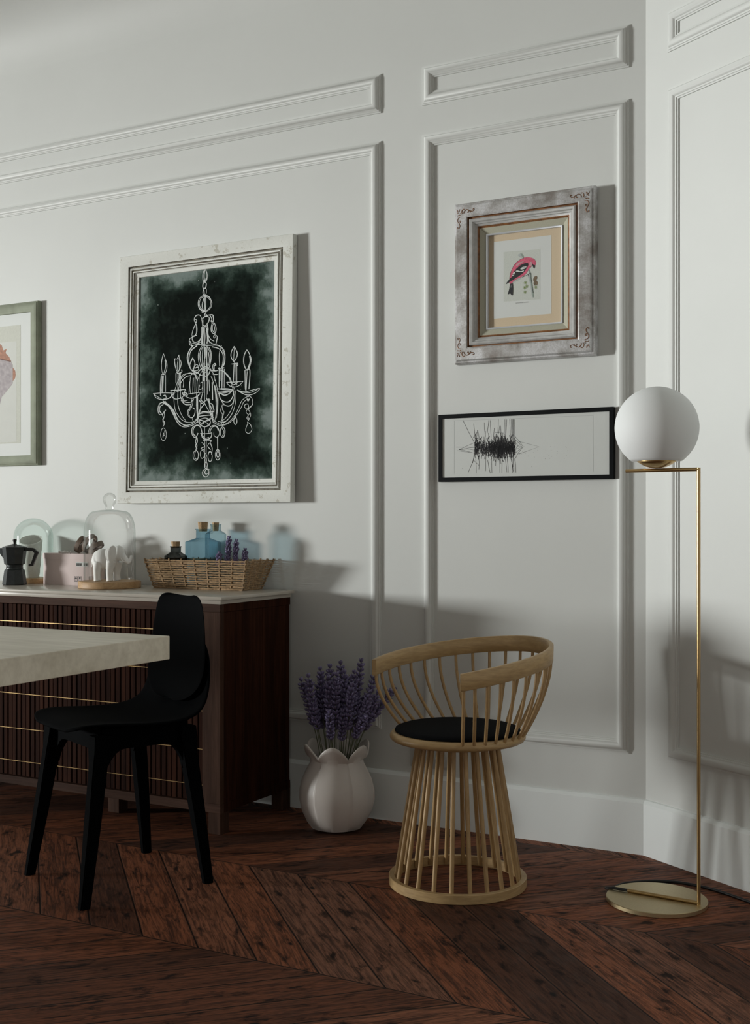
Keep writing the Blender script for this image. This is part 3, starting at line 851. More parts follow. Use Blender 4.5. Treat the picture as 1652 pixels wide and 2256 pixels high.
sprigs = [(504, 1188, .128, 'taller lavender sprig close beside the pale blue bottle in the basket'), (520.5, 1195, .120, 'middle lavender sprig in the wicker basket'),
          (540, 1214, .105, 'short lavender sprig furthest right in the wicker basket'), (483, 1221, .150, 'lowest lavender sprig, in front of the pale blue bottle in the basket')]
for i, (px, py, t, lb) in enumerate(sprigs):
    x, z = wallpx(px, py, t); tip = W(-x, t, z)
    base = W(-x+.004, t-.006, BZ+.002)
    lavender(base, (base+tip)/2+U*.004, tip, (.088, .082, .06, .045)[i], 13 if i < 2 else 9, 1.25, 'lavender_sprig', lb, 'lavender sprigs in the basket', 100+i)

# ---------------------------------------------------------------- pictures on the back wall
def picmat():
    pass
# (a) chalk chandelier picture
x0, x1, z0, z1 = -2.0065, -1.231, 1.066, 2.000
FROST, FLINE = plain('worn cream paint', (.60, .61, .565), .6, var=.02, vscale=30), plain('worn shaded groove', (.15, .135, .10), .7, var=.5, vscale=60)  # groove colour: ochre brown with the moulding ridge's shadow painted in
m, nt, b = newmat('distressed white frame'); g = G(nt)
o_ = g.obj()
n1 = g.noise(o_, 26, 6, .7); n2 = g.noise(g.mapping(o_, (1, 1, 1)), 160, 3)
c_ = g.mix(g.ramp(n2, [(.3, .0), (.8, .35)]), (.66, .67, .63), (.52, .53, .48))
c_ = g.mix(g.ramp(n1, [(.585, 0), (.62, .75)]), c_, (.40, .38, .31))
g.put(b.inputs['Base Color'], c_); b.inputs['Roughness'].default_value = .6
g.put(b.inputs['Normal'], g.bump(n1, .3, .001))
DIST = m
pc = empty('framed_picture', W(-(x0+x1)/2, 0, z0), -A, 'tall chalk drawing of a chandelier on black green board in a worn white frame', 'picture')
w2, H = (x1-x0)/2, z1-z0
lean = -.0165/H
def leanmesh(bm, dy=.0165):
    for v in bm.verts: v.co.y += -dy*(1-v.co.z/H)
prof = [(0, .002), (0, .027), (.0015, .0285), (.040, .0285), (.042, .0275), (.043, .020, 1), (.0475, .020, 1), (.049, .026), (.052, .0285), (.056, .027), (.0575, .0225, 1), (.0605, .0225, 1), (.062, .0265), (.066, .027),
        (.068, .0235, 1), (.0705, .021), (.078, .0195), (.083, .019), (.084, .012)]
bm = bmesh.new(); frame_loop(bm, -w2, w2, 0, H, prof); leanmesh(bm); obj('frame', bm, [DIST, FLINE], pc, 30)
bm = bmesh.new(); box(bm, -w2+.003, w2-.003, -.006, -.001, .003, H-.003); leanmesh(bm); obj('backing', bm, DIST, pc)
m, nt, b = newmat('chalk board'); g = G(nt)
ge = g.gen(); sp_ = g.n('ShaderNodeSeparateXYZ'); g.put(sp_.inputs[0], ge)
ex = g.m('MINIMUM', sp_.outputs[0], g.m('SUBTRACT', 1, sp_.outputs[0])); ez = g.m('MINIMUM', sp_.outputs[2], g.m('SUBTRACT', 1, sp_.outputs[2]))
edg = g.m('MINIMUM', ex, g.m('MULTIPLY', ez, 1.3))
nn_ = g.noise(g.obj(), 9, 6, .62); n3 = g.noise(g.obj(), 22, 5, .65)
fac = g.m('ADD', g.m('MULTIPLY', g.m('SUBTRACT', .165, edg), 5.5), g.m('MULTIPLY', g.m('SUBTRACT', nn_, .5), 2.6))
c_ = g.ramp(fac, [(.0, (.003, .0055, .004)), (.35, (.012, .022, .017)), (.7, (.06, .088, .074)), (1, (.19, .235, .22))])
c_ = g.mix(g.ramp(n3, [(.5, 0), (.8, .35)]), c_, (.03, .045, .037))
vr = g.n('ShaderNodeTexVoronoi', feature='F1'); g.put(vr.inputs['Vector'], g.mapping(g.obj(), (1, .01, 1))); vr.inputs['Scale'].default_value = 20
sp2 = g.m('MULTIPLY', g.ramp(vr.outputs['Distance'], [(.018, 1), (.045, 0)]), g.ramp(g.noise(g.obj(), 6, 2), [(.52, 0), (.56, 1)]))
c_ = g.mix(sp2, c_, (.4, .45, .42))
g.put(b.inputs['Base Color'], c_); b.inputs['Roughness'].default_value = .8; b.inputs['Specular IOR Level'].default_value = .04
BRD = m
bm = bmesh.new(); box(bm, -w2+.0838, w2-.0838, -.0135, -.0065, .0838, H-.0838); leanmesh(bm); obj('chalk_board', bm, BRD, pc)
# strokes traced from the drawing
def cv4(p): return (320+p[0]/6.119, 580+p[1]/6.119)
def cv5(p): return (320+p[0]/6.119, 800+p[1]/6.119)
def el_(cx, cy, rx, ry, a0=0, n=14, tw=0): return [(cx+rx*math.cos(a0+2*PI*k/n), cy+ry*math.sin(a0+2*PI*k/n)) for k in range(n+2)]
S4 = [[(800, 85), (775, 140), (775, 230), (795, 250), (825, 225), (830, 150), (815, 100), (800, 85)], [(800, 100), (790, 170), (800, 240), (820, 200)],
      [(805, 240), (780, 280), (780, 330), (800, 340), (820, 320), (825, 270), (800, 250)], [(790, 340), (775, 390), (785, 420), (820, 415), (822, 350), (800, 340)], [(790, 350), (800, 430)],
      el_(805, 540, 92, 108), el_(805, 542, 76, 94), [(805, 430), (800, 540), (805, 650)], [(815, 440), (812, 640)], [(790, 460), (765, 560), (780, 640)], [(760, 660), (820, 655), (790, 700), (830, 690)],
      [(765, 780), (760, 745), (735, 700), (690, 705), (665, 745), (665, 785), (690, 795), (692, 765), (672, 755)], [(680, 810), (645, 890), (628, 970), (660, 980), (695, 920), (695, 850), (680, 810)],
      [(685, 830), (690, 900), (685, 960)], [(800, 720), (850, 700), (905, 695), (920, 740), (915, 780), (900, 790), (885, 770), (905, 790)], [(870, 700), (895, 740), (900, 790)],
      [(915, 780), (945, 840), (950, 900), (930, 945), (895, 930), (885, 880), (900, 800)], [(910, 800), (930, 860), (925, 920), (905, 900), (905, 830)],
      [(770, 750), (810, 720), (860, 730), (860, 780), (830, 830), (800, 850), (775, 820), (765, 770)], [(840, 830), (850, 900), (820, 860), (845, 840)],
      [(765, 780), (772, 860), (765, 950), (740, 1020), (700, 1060), (650, 1060), (630, 1010), (650, 980), (690, 970)], [(745, 1030), (700, 1080), (640, 1080), (615, 1100)],
      [(690, 975), (620, 1000), (595, 1040), (605, 1100), (640, 1110), (700, 1090), (750, 1060)], [(600, 1050), (620, 1090), (610, 1110)],
      [(850, 880), (848, 960), (880, 1020), (930, 1050)], [(845, 960), (860, 1040), (900, 1080), (950, 1085), (965, 1030), (970, 990), (940, 965), (920, 985), (930, 1010), (945, 990)],
      [(775, 760), (770, 1000), (775, 1100)], [(790, 860), (777, 1000), (780, 1110)], [(815, 850), (830, 950), (840, 1080)], [(800, 860), (803, 1100)], [(840, 860), (850, 1000), (870, 1070)], [(765, 860), (762, 1100)],
      [(820, 900), (815, 1000), (830, 1080)], [(620, 1120), (700, 1095), (800, 1088), (860, 1085)], [(760, 1110), (860, 1110), (960, 1105), (1030, 1140), (1065, 1200), (1075, 1290), (1060, 1370), (1030, 1410)],
      [(900, 1125), (980, 1145), (1030, 1190), (1050, 1260), (1045, 1340), (1030, 1400)], [(1040, 1170), (1070, 1250), (1065, 1340), (1040, 1400)],
      [(740, 1095), (650, 1110), (590, 1180), (565, 1270), (580, 1350), (610, 1420), (640, 1460)], [(700, 1110), (620, 1180), (590, 1280), (595, 1370), (620, 1430), (680, 1460)], [(640, 1120), (585, 1200), (572, 1290), (590, 1370), (625, 1440)],
      [(760, 1120), (725, 1190), (715, 1270), (735, 1370), (770, 1440), (780, 1500)], [(770, 1130), (740, 1200), (735, 1280), (755, 1370), (790, 1440)], [(860, 1130), (885, 1190), (890, 1280), (870, 1380), (840, 1450)],
      [(840, 1130), (878, 1230), (870, 1400)], [(800, 1110), (800, 1590)], [(820, 1110), (822, 1590)], [(780, 1120), (770, 1300), (790, 1590)], [(810, 1130), (808, 1250), (795, 1330), (805, 1450)], [(835, 1110), (830, 1300), (838, 1440)],
      [(850, 1200), (862, 1300), (855, 1380)], [(245, 1218), (225, 1290), (218, 1380), (230, 1480), (255, 1500), (285, 1440), (293, 1360), (270, 1290), (245, 1218)], [(270, 1300), (280, 1380), (250, 1490)],
      [(455, 1235), (430, 1290), (400, 1290), (398, 1350), (420, 1440), (445, 1460), (475, 1400), (485, 1340), (460, 1290), (440, 1290)], [(445, 1290), (430, 1370), (430, 1450)], [(455, 1240), (462, 1320), (458, 1440)],
      [(420, 1470), (440, 1485), (490, 1470), (485, 1435)], [(640, 1275), (600, 1360), (610, 1420), (640, 1440), (665, 1370), (665, 1330), (640, 1275)], [(660, 1390), (690, 1365), (715, 1385), (715, 1430), (690, 1450), (660, 1440)],
      [(670, 1420), (700, 1400), (725, 1420)], [(955, 1375), (940, 1350), (915, 1370), (915, 1420), (935, 1445)], [(950, 1370), (930, 1380), (930, 1430)], [(900, 1450), (960, 1450), (1000, 1430)], [(900, 1490), (960, 1500), (1010, 1480)],
      [(1030, 1110), (1005, 1170), (995, 1250), (1000, 1390)], [(980, 1420), (1060, 1410)], [(1198, 1120), (1160, 1190), (1155, 1260), (1190, 1320), (1225, 1280), (1240, 1210), (1198, 1120)], [(1200, 1130), (1190, 1320)], [(1215, 1300), (1240, 1240)],
      [(1165, 1360), (1250, 1345)], [(1190, 1320), (1240, 1380), (1245, 1340)], [(1368, 1165), (1330, 1240), (1325, 1350), (1365, 1440), (1400, 1400), (1422, 1300), (1400, 1220), (1368, 1165)], [(1400, 1250), (1410, 1330), (1370, 1450)],
      [(220, 1500), (275, 1495)], [(480, 1560), (540, 1500), (620, 1480), (700, 1520)], [(640, 1440), (660, 1500), (700, 1480), (740, 1440), (800, 1400), (860, 1410), (900, 1450)], [(620, 1500), (700, 1470), (760, 1510), (840, 1440)],
      [(700, 1590), (740, 1490), (790, 1430), (850, 1420), (920, 1490), (940, 1590)], [(640, 1420), (700, 1590)], [(780, 1450), (800, 1520), (850, 1500), (880, 1420)]]
S5 = [[(215, 160), (205, 300), (205, 440)], [(240, 170), (230, 400)], [(272, 160), (272, 385)], [(225, 170), (222, 330), (212, 400)], [(415, 140), (415, 270)], [(440, 120), (438, 300), (440, 470)], [(470, 120), (470, 460)], [(455, 130), (452, 300)],
      [(1000, 60), (1000, 330)], [(1035, 60), (1030, 340)], [(1065, 80), (1065, 330)], [(1045, 70), (1050, 330)], [(1010, 70), (1008, 240)], [(1195, 0), (1185, 245)], [(1235, 0), (1235, 300)], [(1225, 20), (1228, 240)],
      [(1095, 262), (1200, 258), (1320, 245)], [(1095, 262), (1140, 310), (1210, 322), (1270, 300), (1320, 245)], [(1150, 262), (1190, 290), (1240, 260)], [(1345, 100), (1412, 90), (1400, 350)], [(1345, 100), (1350, 340), (1365, 360)],
      [(1375, 110), (1360, 350)], [(105, 410), (240, 402), (385, 405)], [(110, 415), (150, 470), (230, 490), (310, 475), (360, 435), (390, 405)], [(340, 365), (440, 362), (540, 350)], [(120, 425), (180, 460), (215, 480)],
      [(345, 370), (350, 430), (390, 480), (450, 480), (510, 450), (535, 360)], [(380, 400), (430, 385), (530, 350), (550, 380)], [(520, 425), (620, 410), (740, 395), (790, 390)], [(500, 390), (520, 430), (600, 470), (680, 460), (740, 410)],
      [(470, 460), (520, 520), (600, 530), (640, 500)], [(480, 500), (540, 560), (620, 560)], [(490, 440), (520, 500), (570, 500)], [(510, 400), (550, 400), (570, 430), (530, 440), (500, 410)],
      [(930, 350), (1080, 340), (1180, 360), (1090, 380), (1000, 390), (960, 370)], [(1000, 400), (1060, 435), (1120, 420), (1180, 370)], [(990, 400), (1010, 480), (1060, 520), (1130, 520), (1180, 450), (1190, 380)],
      [(1010, 480), (1060, 560), (1130, 580), (1180, 540), (1200, 470)], [(1000, 350), (1100, 360), (1170, 355)], [(980, 410), (1080, 400), (1160, 380)], [(1240, 360), (1340, 385), (1525, 340), (1535, 360), (1470, 410), (1380, 430), (1300, 400), (1240, 360)],
      [(1260, 380), (1400, 400), (1530, 345)], [(265, 525), (330, 570), (390, 650), (440, 760), (520, 830), (600, 830), (680, 780), (705, 700), (705, 450)], [(240, 540), (310, 580), (370, 670), (430, 790), (490, 850), (560, 860), (650, 830), (700, 790)],
      [(250, 530), (320, 575), (380, 660), (450, 780), (540, 845)], [(265, 530), (200, 540), (170, 610), (180, 680), (220, 695), (250, 660), (272, 630)], [(240, 560), (200, 580), (190, 640), (220, 680)],
      [(245, 660), (230, 700), (250, 740), (235, 780), (252, 820), (238, 860)], [(255, 660), (258, 720), (232, 760), (262, 810), (240, 850)], el_(245, 960, 38, 85), [(260, 910), (262, 960), (240, 985)], [(250, 940), (240, 1000)],
      [(245, 440), (270, 435), (280, 480), (240, 490), (245, 520), (275, 520)], [(600, 140), (520, 150), (450, 220), (410, 330), (385, 450), (400, 620), (440, 700), (500, 770), (580, 800), (650, 790), (700, 740)],
      [(610, 165), (540, 190), (470, 280), (440, 400), (440, 560), (490, 700), (540, 770)], [(480, 190), (515, 250), (510, 330)], [(900, 740), (960, 800), (1040, 830), (1120, 800), (1200, 710), (1250, 620), (1300, 510), (1360, 460), (1400, 450)],
      [(920, 800), (1000, 840), (1080, 830), (1150, 790), (1230, 700), (1290, 600), (1330, 520), (1390, 480)], [(1400, 440), (1440, 480), (1450, 550), (1410, 600), (1370, 620), (1340, 590), (1350, 560), (1385, 555), (1395, 600)],
      [(1370, 470), (1380, 510), (1405, 480)], [(1385, 610), (1360, 660), (1390, 700), (1370, 740), (1400, 780)], [(1400, 640), (1420, 700), (1390, 770)], [(1380, 620), (1410, 660), (1385, 720), (1405, 760)],
      [(1385, 800), (1420, 830), (1438, 900), (1400, 945), (1360, 930), (1355, 880), (1380, 820), (1375, 790)], [(1010, 90), (1070, 120), (1140, 200), (1180, 300), (1220, 400), (1215, 540), (1170, 680), (1090, 780), (1010, 800)],
      [(1050, 110), (1130, 200), (1160, 300), (1190, 370), (1195, 500), (1150, 650), (1060, 760), (980, 790)], el_(1215, 780, 22, 45), [(1215, 735), (1230, 690)], [(1040, 560), (1015, 640), (1040, 690), (1035, 760), (1060, 830)],
      [(1060, 540), (1040, 620), (1060, 660), (1040, 740), (1025, 800), (1050, 850)], el_(1045, 930, 32, 70), [(1030, 870), (1060, 930), (1040, 980)], [(630, 480), (610, 580), (570, 650), (580, 710), (620, 735), (660, 700), (670, 630), (640, 600)],
      [(650, 480), (625, 590), (585, 660), (600, 720)], [(640, 735), (635, 770)], [(600, 250), (590, 400)], [(650, 200), (640, 420)], [(700, 180), (690, 560), (710, 800)], [(730, 160), (715, 400)], [(610, 180), (600, 300), (610, 410)], [(670, 190), (668, 400)],
      [(885, 180), (930, 300), (950, 500), (950, 700), (930, 800)], [(860, 230), (870, 380)], [(920, 150), (970, 350), (980, 560), (960, 740)], [(900, 260), (905, 500)], [(935, 300), (965, 480), (960, 690)], [(900, 200), (950, 400), (968, 560)],
      [(800, 0), (800, 560)], [(820, 0), (825, 500)], [(775, 0), (770, 380)], [(835, 0), (838, 420)], [(740, 270), (770, 260), (765, 340), (725, 350), (735, 290)], [(770, 400), (750, 500), (740, 620), (715, 740)], [(800, 540), (740, 620), (710, 700), (705, 800)],
      [(800, 540), (860, 650), (900, 740), (920, 810)], [(860, 480), (880, 640), (920, 740)], [(830, 480), (900, 640), (910, 790)], [(880, 540), (910, 560), (930, 640)], [(740, 480), (780, 520), (830, 500), (880, 495)], [(730, 500), (760, 540), (790, 530)],
      el_(805, 720, 95, 62), [(715, 690), (800, 670), (900, 680)], [(720, 720), (800, 710), (900, 700)], [(730, 760), (800, 780), (880, 770)], [(770, 800), (880, 740)], [(760, 650), (850, 650), (930, 655)], el_(805, 800, 75, 60), [(740, 820), (800, 860), (870, 810)],
      [(730, 790), (780, 820), (800, 790), (860, 830)], [(700, 830), (640, 860), (625, 920), (640, 980), (680, 1000), (710, 940)], [(770, 940), (745, 860), (700, 840), (655, 880), (650, 950), (680, 985)],
      [(850, 940), (880, 860), (940, 840), (985, 880), (1000, 950), (970, 1000), (930, 980), (925, 940)], [(870, 930), (900, 865), (960, 850), (985, 910)], [(745, 945), (820, 950), (895, 940)], [(750, 950), (775, 1010), (830, 1030), (880, 1000), (895, 945)],
      [(765, 960), (800, 1010), (860, 1000)], [(780, 1040), (890, 1045), (840, 1110), (880, 1170)], [(760, 1070), (800, 1120), (750, 1150), (790, 1170)], [(880, 1080), (905, 1150), (895, 1230)], [(800, 860), (805, 1410)], [(825, 1040), (820, 1400)],
      el_(682, 1245, 36, 70), el_(690, 1240, 24, 56), [(690, 1000), (675, 1060), (695, 1110), (680, 1170)], [(700, 1000), (705, 1060), (680, 1110), (700, 1160)], el_(768, 1230, 28, 55), el_(872, 1260, 28, 68), el_(977, 1235, 33, 70), el_(977, 1230, 18, 40),
      [(972, 990), (972, 1165)], el_(820, 1380, 20, 45), el_(812, 1250, 14, 30), el_(815, 1310, 12, 30), el_(818, 1478, 44, 54), [(860, 1440), (830, 1430), (800, 1470), (820, 1500), (850, 1480)]]
bm = bmesh.new(); rg = random.Random(3)
xc = (x0+x1)/2
for L_, cv in ((S4, cv4), (S5, cv5)):
    for st in L_:
        for rep in range(3):
            if rep and rg.random() < .45: continue
            jx, jy = (0, 0) if not rep else (rg.uniform(-7, 7), rg.uniform(-6, 6))
            pp_ = []
            for p in st:
                q = cv((p[0]+jx+rg.uniform(-1.5, 1.5), p[1]+jy+rg.uniform(-1.5, 1.5)))
                tt = .0138+.0165*(1-((1148-q[1])/F*4.2+1-z0)/H)
                a, z = wallpx(q[0], q[1], tt); pp_.append((a-xc, z-z0))
            ribbon(bm, catmull(pp_, 4), .0019 if not rep else .0014, -.0136, .0003+.0001*rep)
leanmesh(bm); obj('chalk_drawing', bm, CHALK, pc)

# (b) bird picture
x0, x1, z0, z1 = -.6135, -.1475, 1.505, 2.020
m, nt, b = newmat('silvered frame'); g = G(nt)
n1 = g.noise(g.obj(), 14, 6, .6); n2 = g.noise(g.obj(), 220, 3)
c_ = g.ramp(n1, [(.34, (.25, .225, .205)), (.48, (.42, .41, .40)), (.60, (.62, .62, .63))])
c_ = g.mix(g.ramp(n2, [(.4, 0), (.7, .35)]), c_, (.16, .14, .12))
g.put(b.inputs['Base Color'], c_); b.inputs['Roughness'].default_value = .42; b.inputs['Metallic'].default_value = .25
SILV = m
SILV2 = plain('silver bead', (.50, .50, .49), .35, .2, var=.15, vscale=40)
COPP = plain('copper line', (.20, .085, .028), .5, .2, var=.4, vscale=60)
LINEN = plain('cream linen slip', (.43, .42, .33), .9, var=.05, vscale=300, bump=.4, bscale=900)
MAT_ = plain('tan mat board', (.58, .47, .33), .85, var=.03, vscale=300)
pb2 = empty('framed_picture', W(-(x0+x1)/2, 0, z0), -A, 'pink and black bird print with tan mat in a deep silvered frame with corner scrolls', 'picture')
w2, H = (x1-x0)/2, z1-z0
prof = [(0, .002), (0, .030), (.004, .034), (.008, .034), (.009, .040), (.012, .044), (.046, .048), (.050, .046), (.0505, .038, 2), (.055, .038, 2), (.056, .044, 1), (.060, .0475, 1), (.066, .046, 1), (.069, .041, 1), (.073, .040, 1), (.074, .036, 1),
        (.080, .034, 1), (.084, .030, 2), (.0865, .030, 2)]
bm = bmesh.new(); frame_loop(bm, -w2, w2, 0, H, prof); obj('frame', bm, [SILV, SILV2, COPP], pb2, 30)
bm = bmesh.new(); frame_loop(bm, -w2, w2, 0, H, [(.086, .030), (.1055, .020)]); obj('linen_slip', bm, LINEN, pb2)
bm = bmesh.new(); frame_loop(bm, -w2, w2, 0, H, [(.1053, .0200), (.1053, .023), (.1075, .0245), (.1105, .023), (.1105, .010)]); obj('inner_fillet', bm, plain('pale silver fillet', (.56, .58, .61), .35, .1), pb2, 40)
bm = bmesh.new(); box(bm, -w2+.02, w2-.02, -.013, -.002, .02, H-.02); obj('mat_board', bm, MAT_, pb2)
def fr(px, py, t, x0=x0, x1=x1, z0=z0):
    a, z = wallpx(px, py, t); return (a-(x0+x1)/2, z-z0)
TP = .014
c1 = [fr(940+a/3.1333, 380+b_/3.1333, TP) for a, b_ in ((462, 480), (859, 436), (859, 975), (462, 1005))]
xs0, xs1, zs0, zs1 = c1[0][0], c1[1][0], min(c1[2][1], c1[3][1]), max(c1[0][1], c1[1][1])
BM = [WHITEP, plain('pale print ground', (.52, .545, .50), .7, var=.06, vscale=300), plain('bird pink', (.58, .10, .17), .7, var=.25, vscale=160), INK, plain('branch grey green', (.24, .29, .25), .7, var=.2, vscale=90),
      plain('cone brown', (.15, .105, .06), .7, var=.2, vscale=90), plain('needle green', (.22, .30, .09), .7), plain('pale grey wash', (.40, .43, .42), .7, var=.1, vscale=100), plain('pale pink wash', (.50, .28, .30), .7, var=.1, vscale=100)]
bm = bmesh.new(); poly(bm, [(xs0, zs0), (xs1, zs0), (xs1, zs1), (xs0, zs1)], -.0133, 0)
def B(pts, y, mi, smooth=True):
    q = [fr(1050+a/8.26, 520+c/8.26, TP) for a, c in pts]
    if smooth: q = [tuple(v) for v in catmull(q, 3, True)]
    poly(bm, q, y, mi)
def BS(pts, w, y, mi): ribbon(bm, catmull([fr(1050+a/8.26, 520+c/8.26, TP) for a, c in pts], 4), w, y, 0, mi)
B([(490, 290), (1155, 240), (1155, 1150), (490, 1195)], -.0135, 1, False)
B([(925, 700), (985, 680), (1005, 820), (1040, 1085), (1005, 1100), (975, 900)], -.0137, 7)
B([(790, 320), (828, 325), (862, 385), (840, 398), (815, 350)], -.0138, 4); B([(745, 350), (790, 325), (830, 390), (800, 395)], -.0137, 7)
B([(945, 600), (962, 620), (990, 690), (1003, 800), (1040, 1075), (1020, 1105), (990, 900), (965, 720)], -.0139, 4)
BS([(980, 690), (1000, 850), (1030, 1040)], .0012, -.01395, 3)
BS([(960, 680), (990, 690)], .003, -.0140, 3); BS([(965, 682), (900, 715), (830, 750)], .0011, -.0140, 3); BS([(940, 690), (935, 730)], .0012, -.0140, 3)
B([(600, 870), (592, 790), (608, 700), (640, 610), (680, 525), (740, 462), (800, 422), (870, 392), (950, 387), (1020, 405), (1060, 440), (1076, 490), (1065, 530), (1040, 525), (1012, 505), (990, 560), (950, 595), (920, 650), (870, 710), (800, 750), (720, 785), (660, 830), (640, 862)], -.0141, 2)
B([(640, 850), (720, 790), (800, 756), (870, 716), (800, 770), (700, 830)], -.0140, 7)
B([(965, 480), (1005, 470), (1015, 505), (990, 550), (960, 545)], -.0142, 8); B([(720, 520), (780, 480), (860, 460), (800, 500), (730, 550)], -.0142, 8)
BS([(598, 800), (608, 700), (645, 600), (700, 505), (790, 430), (860, 398)], .0009, -.0143, 3)
B([(1012, 505), (1035, 528), (1060, 533), (1048, 592), (1024, 560)], -.0143, 3); BS([(1005, 470), (1020, 520)], .001, -.0144, 3)
B([(930, 492), (938, 530), (900, 600), (850, 665), (780, 722), (700, 772), (600, 835), (532, 875), (560, 830), (600, 780), (640, 740), (660, 680), (700, 620), (760, 560), (830, 512), (890, 492)], -.0144, 3)
B([(795, 600), (830, 568), (905, 556), (885, 590), (820, 610)], -.0146, 0); B([(708, 642), (740, 625), (800, 640), (862, 625), (840, 652), (760, 656)], -.0146, 0); B([(672, 665), (702, 660), (682, 690), (655, 692)], -.0146, 0); B([(640, 715), (690, 700), (650, 730)], -.0146, 0)
BS([(845, 585), (870, 570), (900, 575)], .0008, -.0147, 3)
B([(610, 868), (655, 860), (662, 960), (655, 1075), (637, 1082), (610, 1045), (563, 1062), (590, 970)], -.0144, 3, False)
BS([(628, 885), (622, 940)], .0008, -.0146, 7)
B([(1028, 790), (1050, 740), (1090, 726), (1100, 770), (1080, 800), (1110, 850), (1092, 895), (1068, 870), (1040, 835)], -.0141, 5); B([(1030, 850), (1050, 850), (1070, 890), (1050, 895)], -.0141, 5)
for cx_, cy_ in ((885, 850), (870, 940), (910, 915), (878, 1020), (1075, 930)):
    for k in range(9):
        a = 2*PI*k/9+cx_; BS([(cx_, cy_), (cx_+34*math.cos(a), cy_+34*math.sin(a))], .0009, -.0140, 6)
obj('bird_print', bm, BM, pb2)
# tiny caption line under the bird
cu = bpy.data.curves.new('caption', 'FONT'); cu.body = 'WHITE WINGED CROSSBILL'; cu.size = .0036; cu.align_x = 'CENTER'; cu.extrude = 0
to = bpy.data.objects.new('caption', cu); C.objects.link(to)
dg = bpy.context.evaluated_depsgraph_get(); me = bpy.data.meshes.new_from_object(to.evaluated_get(dg)); bpy.data.objects.remove(to)
me.materials.clear(); me.materials.append(plain('grey caption ink', (.12, .12, .12), .7))
to = bpy.data.objects.new('print_caption', me); C.objects.link(to); to.parent = pb2
cc = fr(1050+830/8.26, 520+1218/8.26, TP); to.location = (cc[0], -.0137, cc[1]); to.rotation_euler = (PI/2, 0, 0)
# corner scrolls, traced at the lower left and mirrored to the other corners
scr = [[(220, 800), (213, 750), (260, 728), (300, 790), (300, 850), (260, 940), (215, 1020), (215, 1100), (260, 1165), (350, 1175)], [(270, 950), (320, 970), (325, 1020), (290, 1032), (280, 1005)],
       [(205, 1245), (270, 1270), (345, 1230)], [(320, 1330), (350, 1290)], [(180, 1510), (205, 1450), (245, 1400)], [(200, 1385), (230, 1360)], [(270, 1400), (275, 1450), (290, 1500)], [(405, 1300), (380, 1360), (400, 1450), (460, 1480), (485, 1455)],
       [(460, 1300), (490, 1380), (560, 1440), (640, 1410), (740, 1350), (820, 1318), (880, 1365), (855, 1420), (828, 1385)], [(610, 1330), (640, 1298), (672, 1340), (660, 1390)], [(740, 1350), (745, 1310), (725, 1285)]]
for sx in (1, -1):
    for sz in (1, -1):
        bm = bmesh.new()
        for st in scr:
            P = []
            for a, c in st:
                q = fr(985+a/14.365, 690+c/14.365, .046)
                lx_, lz_ = .0135+max(q[0]+w2, 0)*.78, .0135+max(q[1], 0)*.78
                P.append((lx_ if sx == 1 else 2*w2-lx_, lz_ if sz == 1 else H-lz_))
            P = catmull(P, 4)
            tube(bm, [(p.x-w2, -(.0445+.004*min(1, (min(w2-abs(p.x-w2), p.y, H-p.y)-.012)/.034)), p.y) for p in P], .0010, 5)
        obj('corner_scroll', bm, COPP, pb2, 60)

# (c) black framed ink drawing
x0, x1, z0, z1 = -.676, -.092, 1.1275, 1.3455
BFR = plain('black lacquer frame', (.004, .005, .006), .5, spec=.12)
pw = empty('framed_picture', W(-(x0+x1)/2, 0, z0), -A, 'wide ink scribble drawing in a thin black frame below the bird picture', 'picture')
w2, H = (x1-x0)/2, z1-z0
bm = bmesh.new(); frame_loop(bm, -w2, w2, 0, H, [(0, .001), (0, .024), (.001, .025), (.0125, .025), (.0135, .024), (.0135, .018)]); obj('frame', bm, BFR, pw, 30)
bm = bmesh.new(); box(bm, -w2+.004, w2-.004, -.0205, -.001, .004, H-.004); obj('white_sheet', bm, WHITEP, pw)
def fw(a, c): q = wallpx(960+a/4.029, 880+c/4.029, .0208); return (q[0]-(x0+x1)/2, q[1]-z0)
bm = bmesh.new(); rg = random.Random(11)
def I(pts, w=.0010): ribbon(bm, [Vector(fw(*p)) for p in pts], w, -.0206, .0002)
for k in range(330):
    xx = rg.uniform(350, 695) if k % 4 else rg.gauss(640 if k % 8 else 560, 45); xx = min(700, max(340, xx))
    amp = 55+25*math.sin(xx/40)
    cy = 432+rg.gauss(0, 22)
    a = rg.uniform(-.35, .35); l = abs(rg.gauss(amp*.75, 25))
    pts = [(xx-a*l, cy-l)]
    for j in range(3): pts.append((xx+rg.uniform(-14, 14), cy+rg.uniform(-l*.6, l*.6)))
    pts.append((xx+a*l+rg.uniform(-8, 8), cy+l)); I(pts, rg.choice((.0009, .0012, .0016)))
for k in range(160):
    xx, yy = rg.gauss(530, 95), 425+rg.gauss(0, 30)
    if 350 < xx < 700: I([(xx, yy), (xx+rg.uniform(-26, 26), yy+rg.uniform(-16, 16)), (xx+rg.uniform(-20, 20), yy+rg.uniform(-24, 24))], .0013)
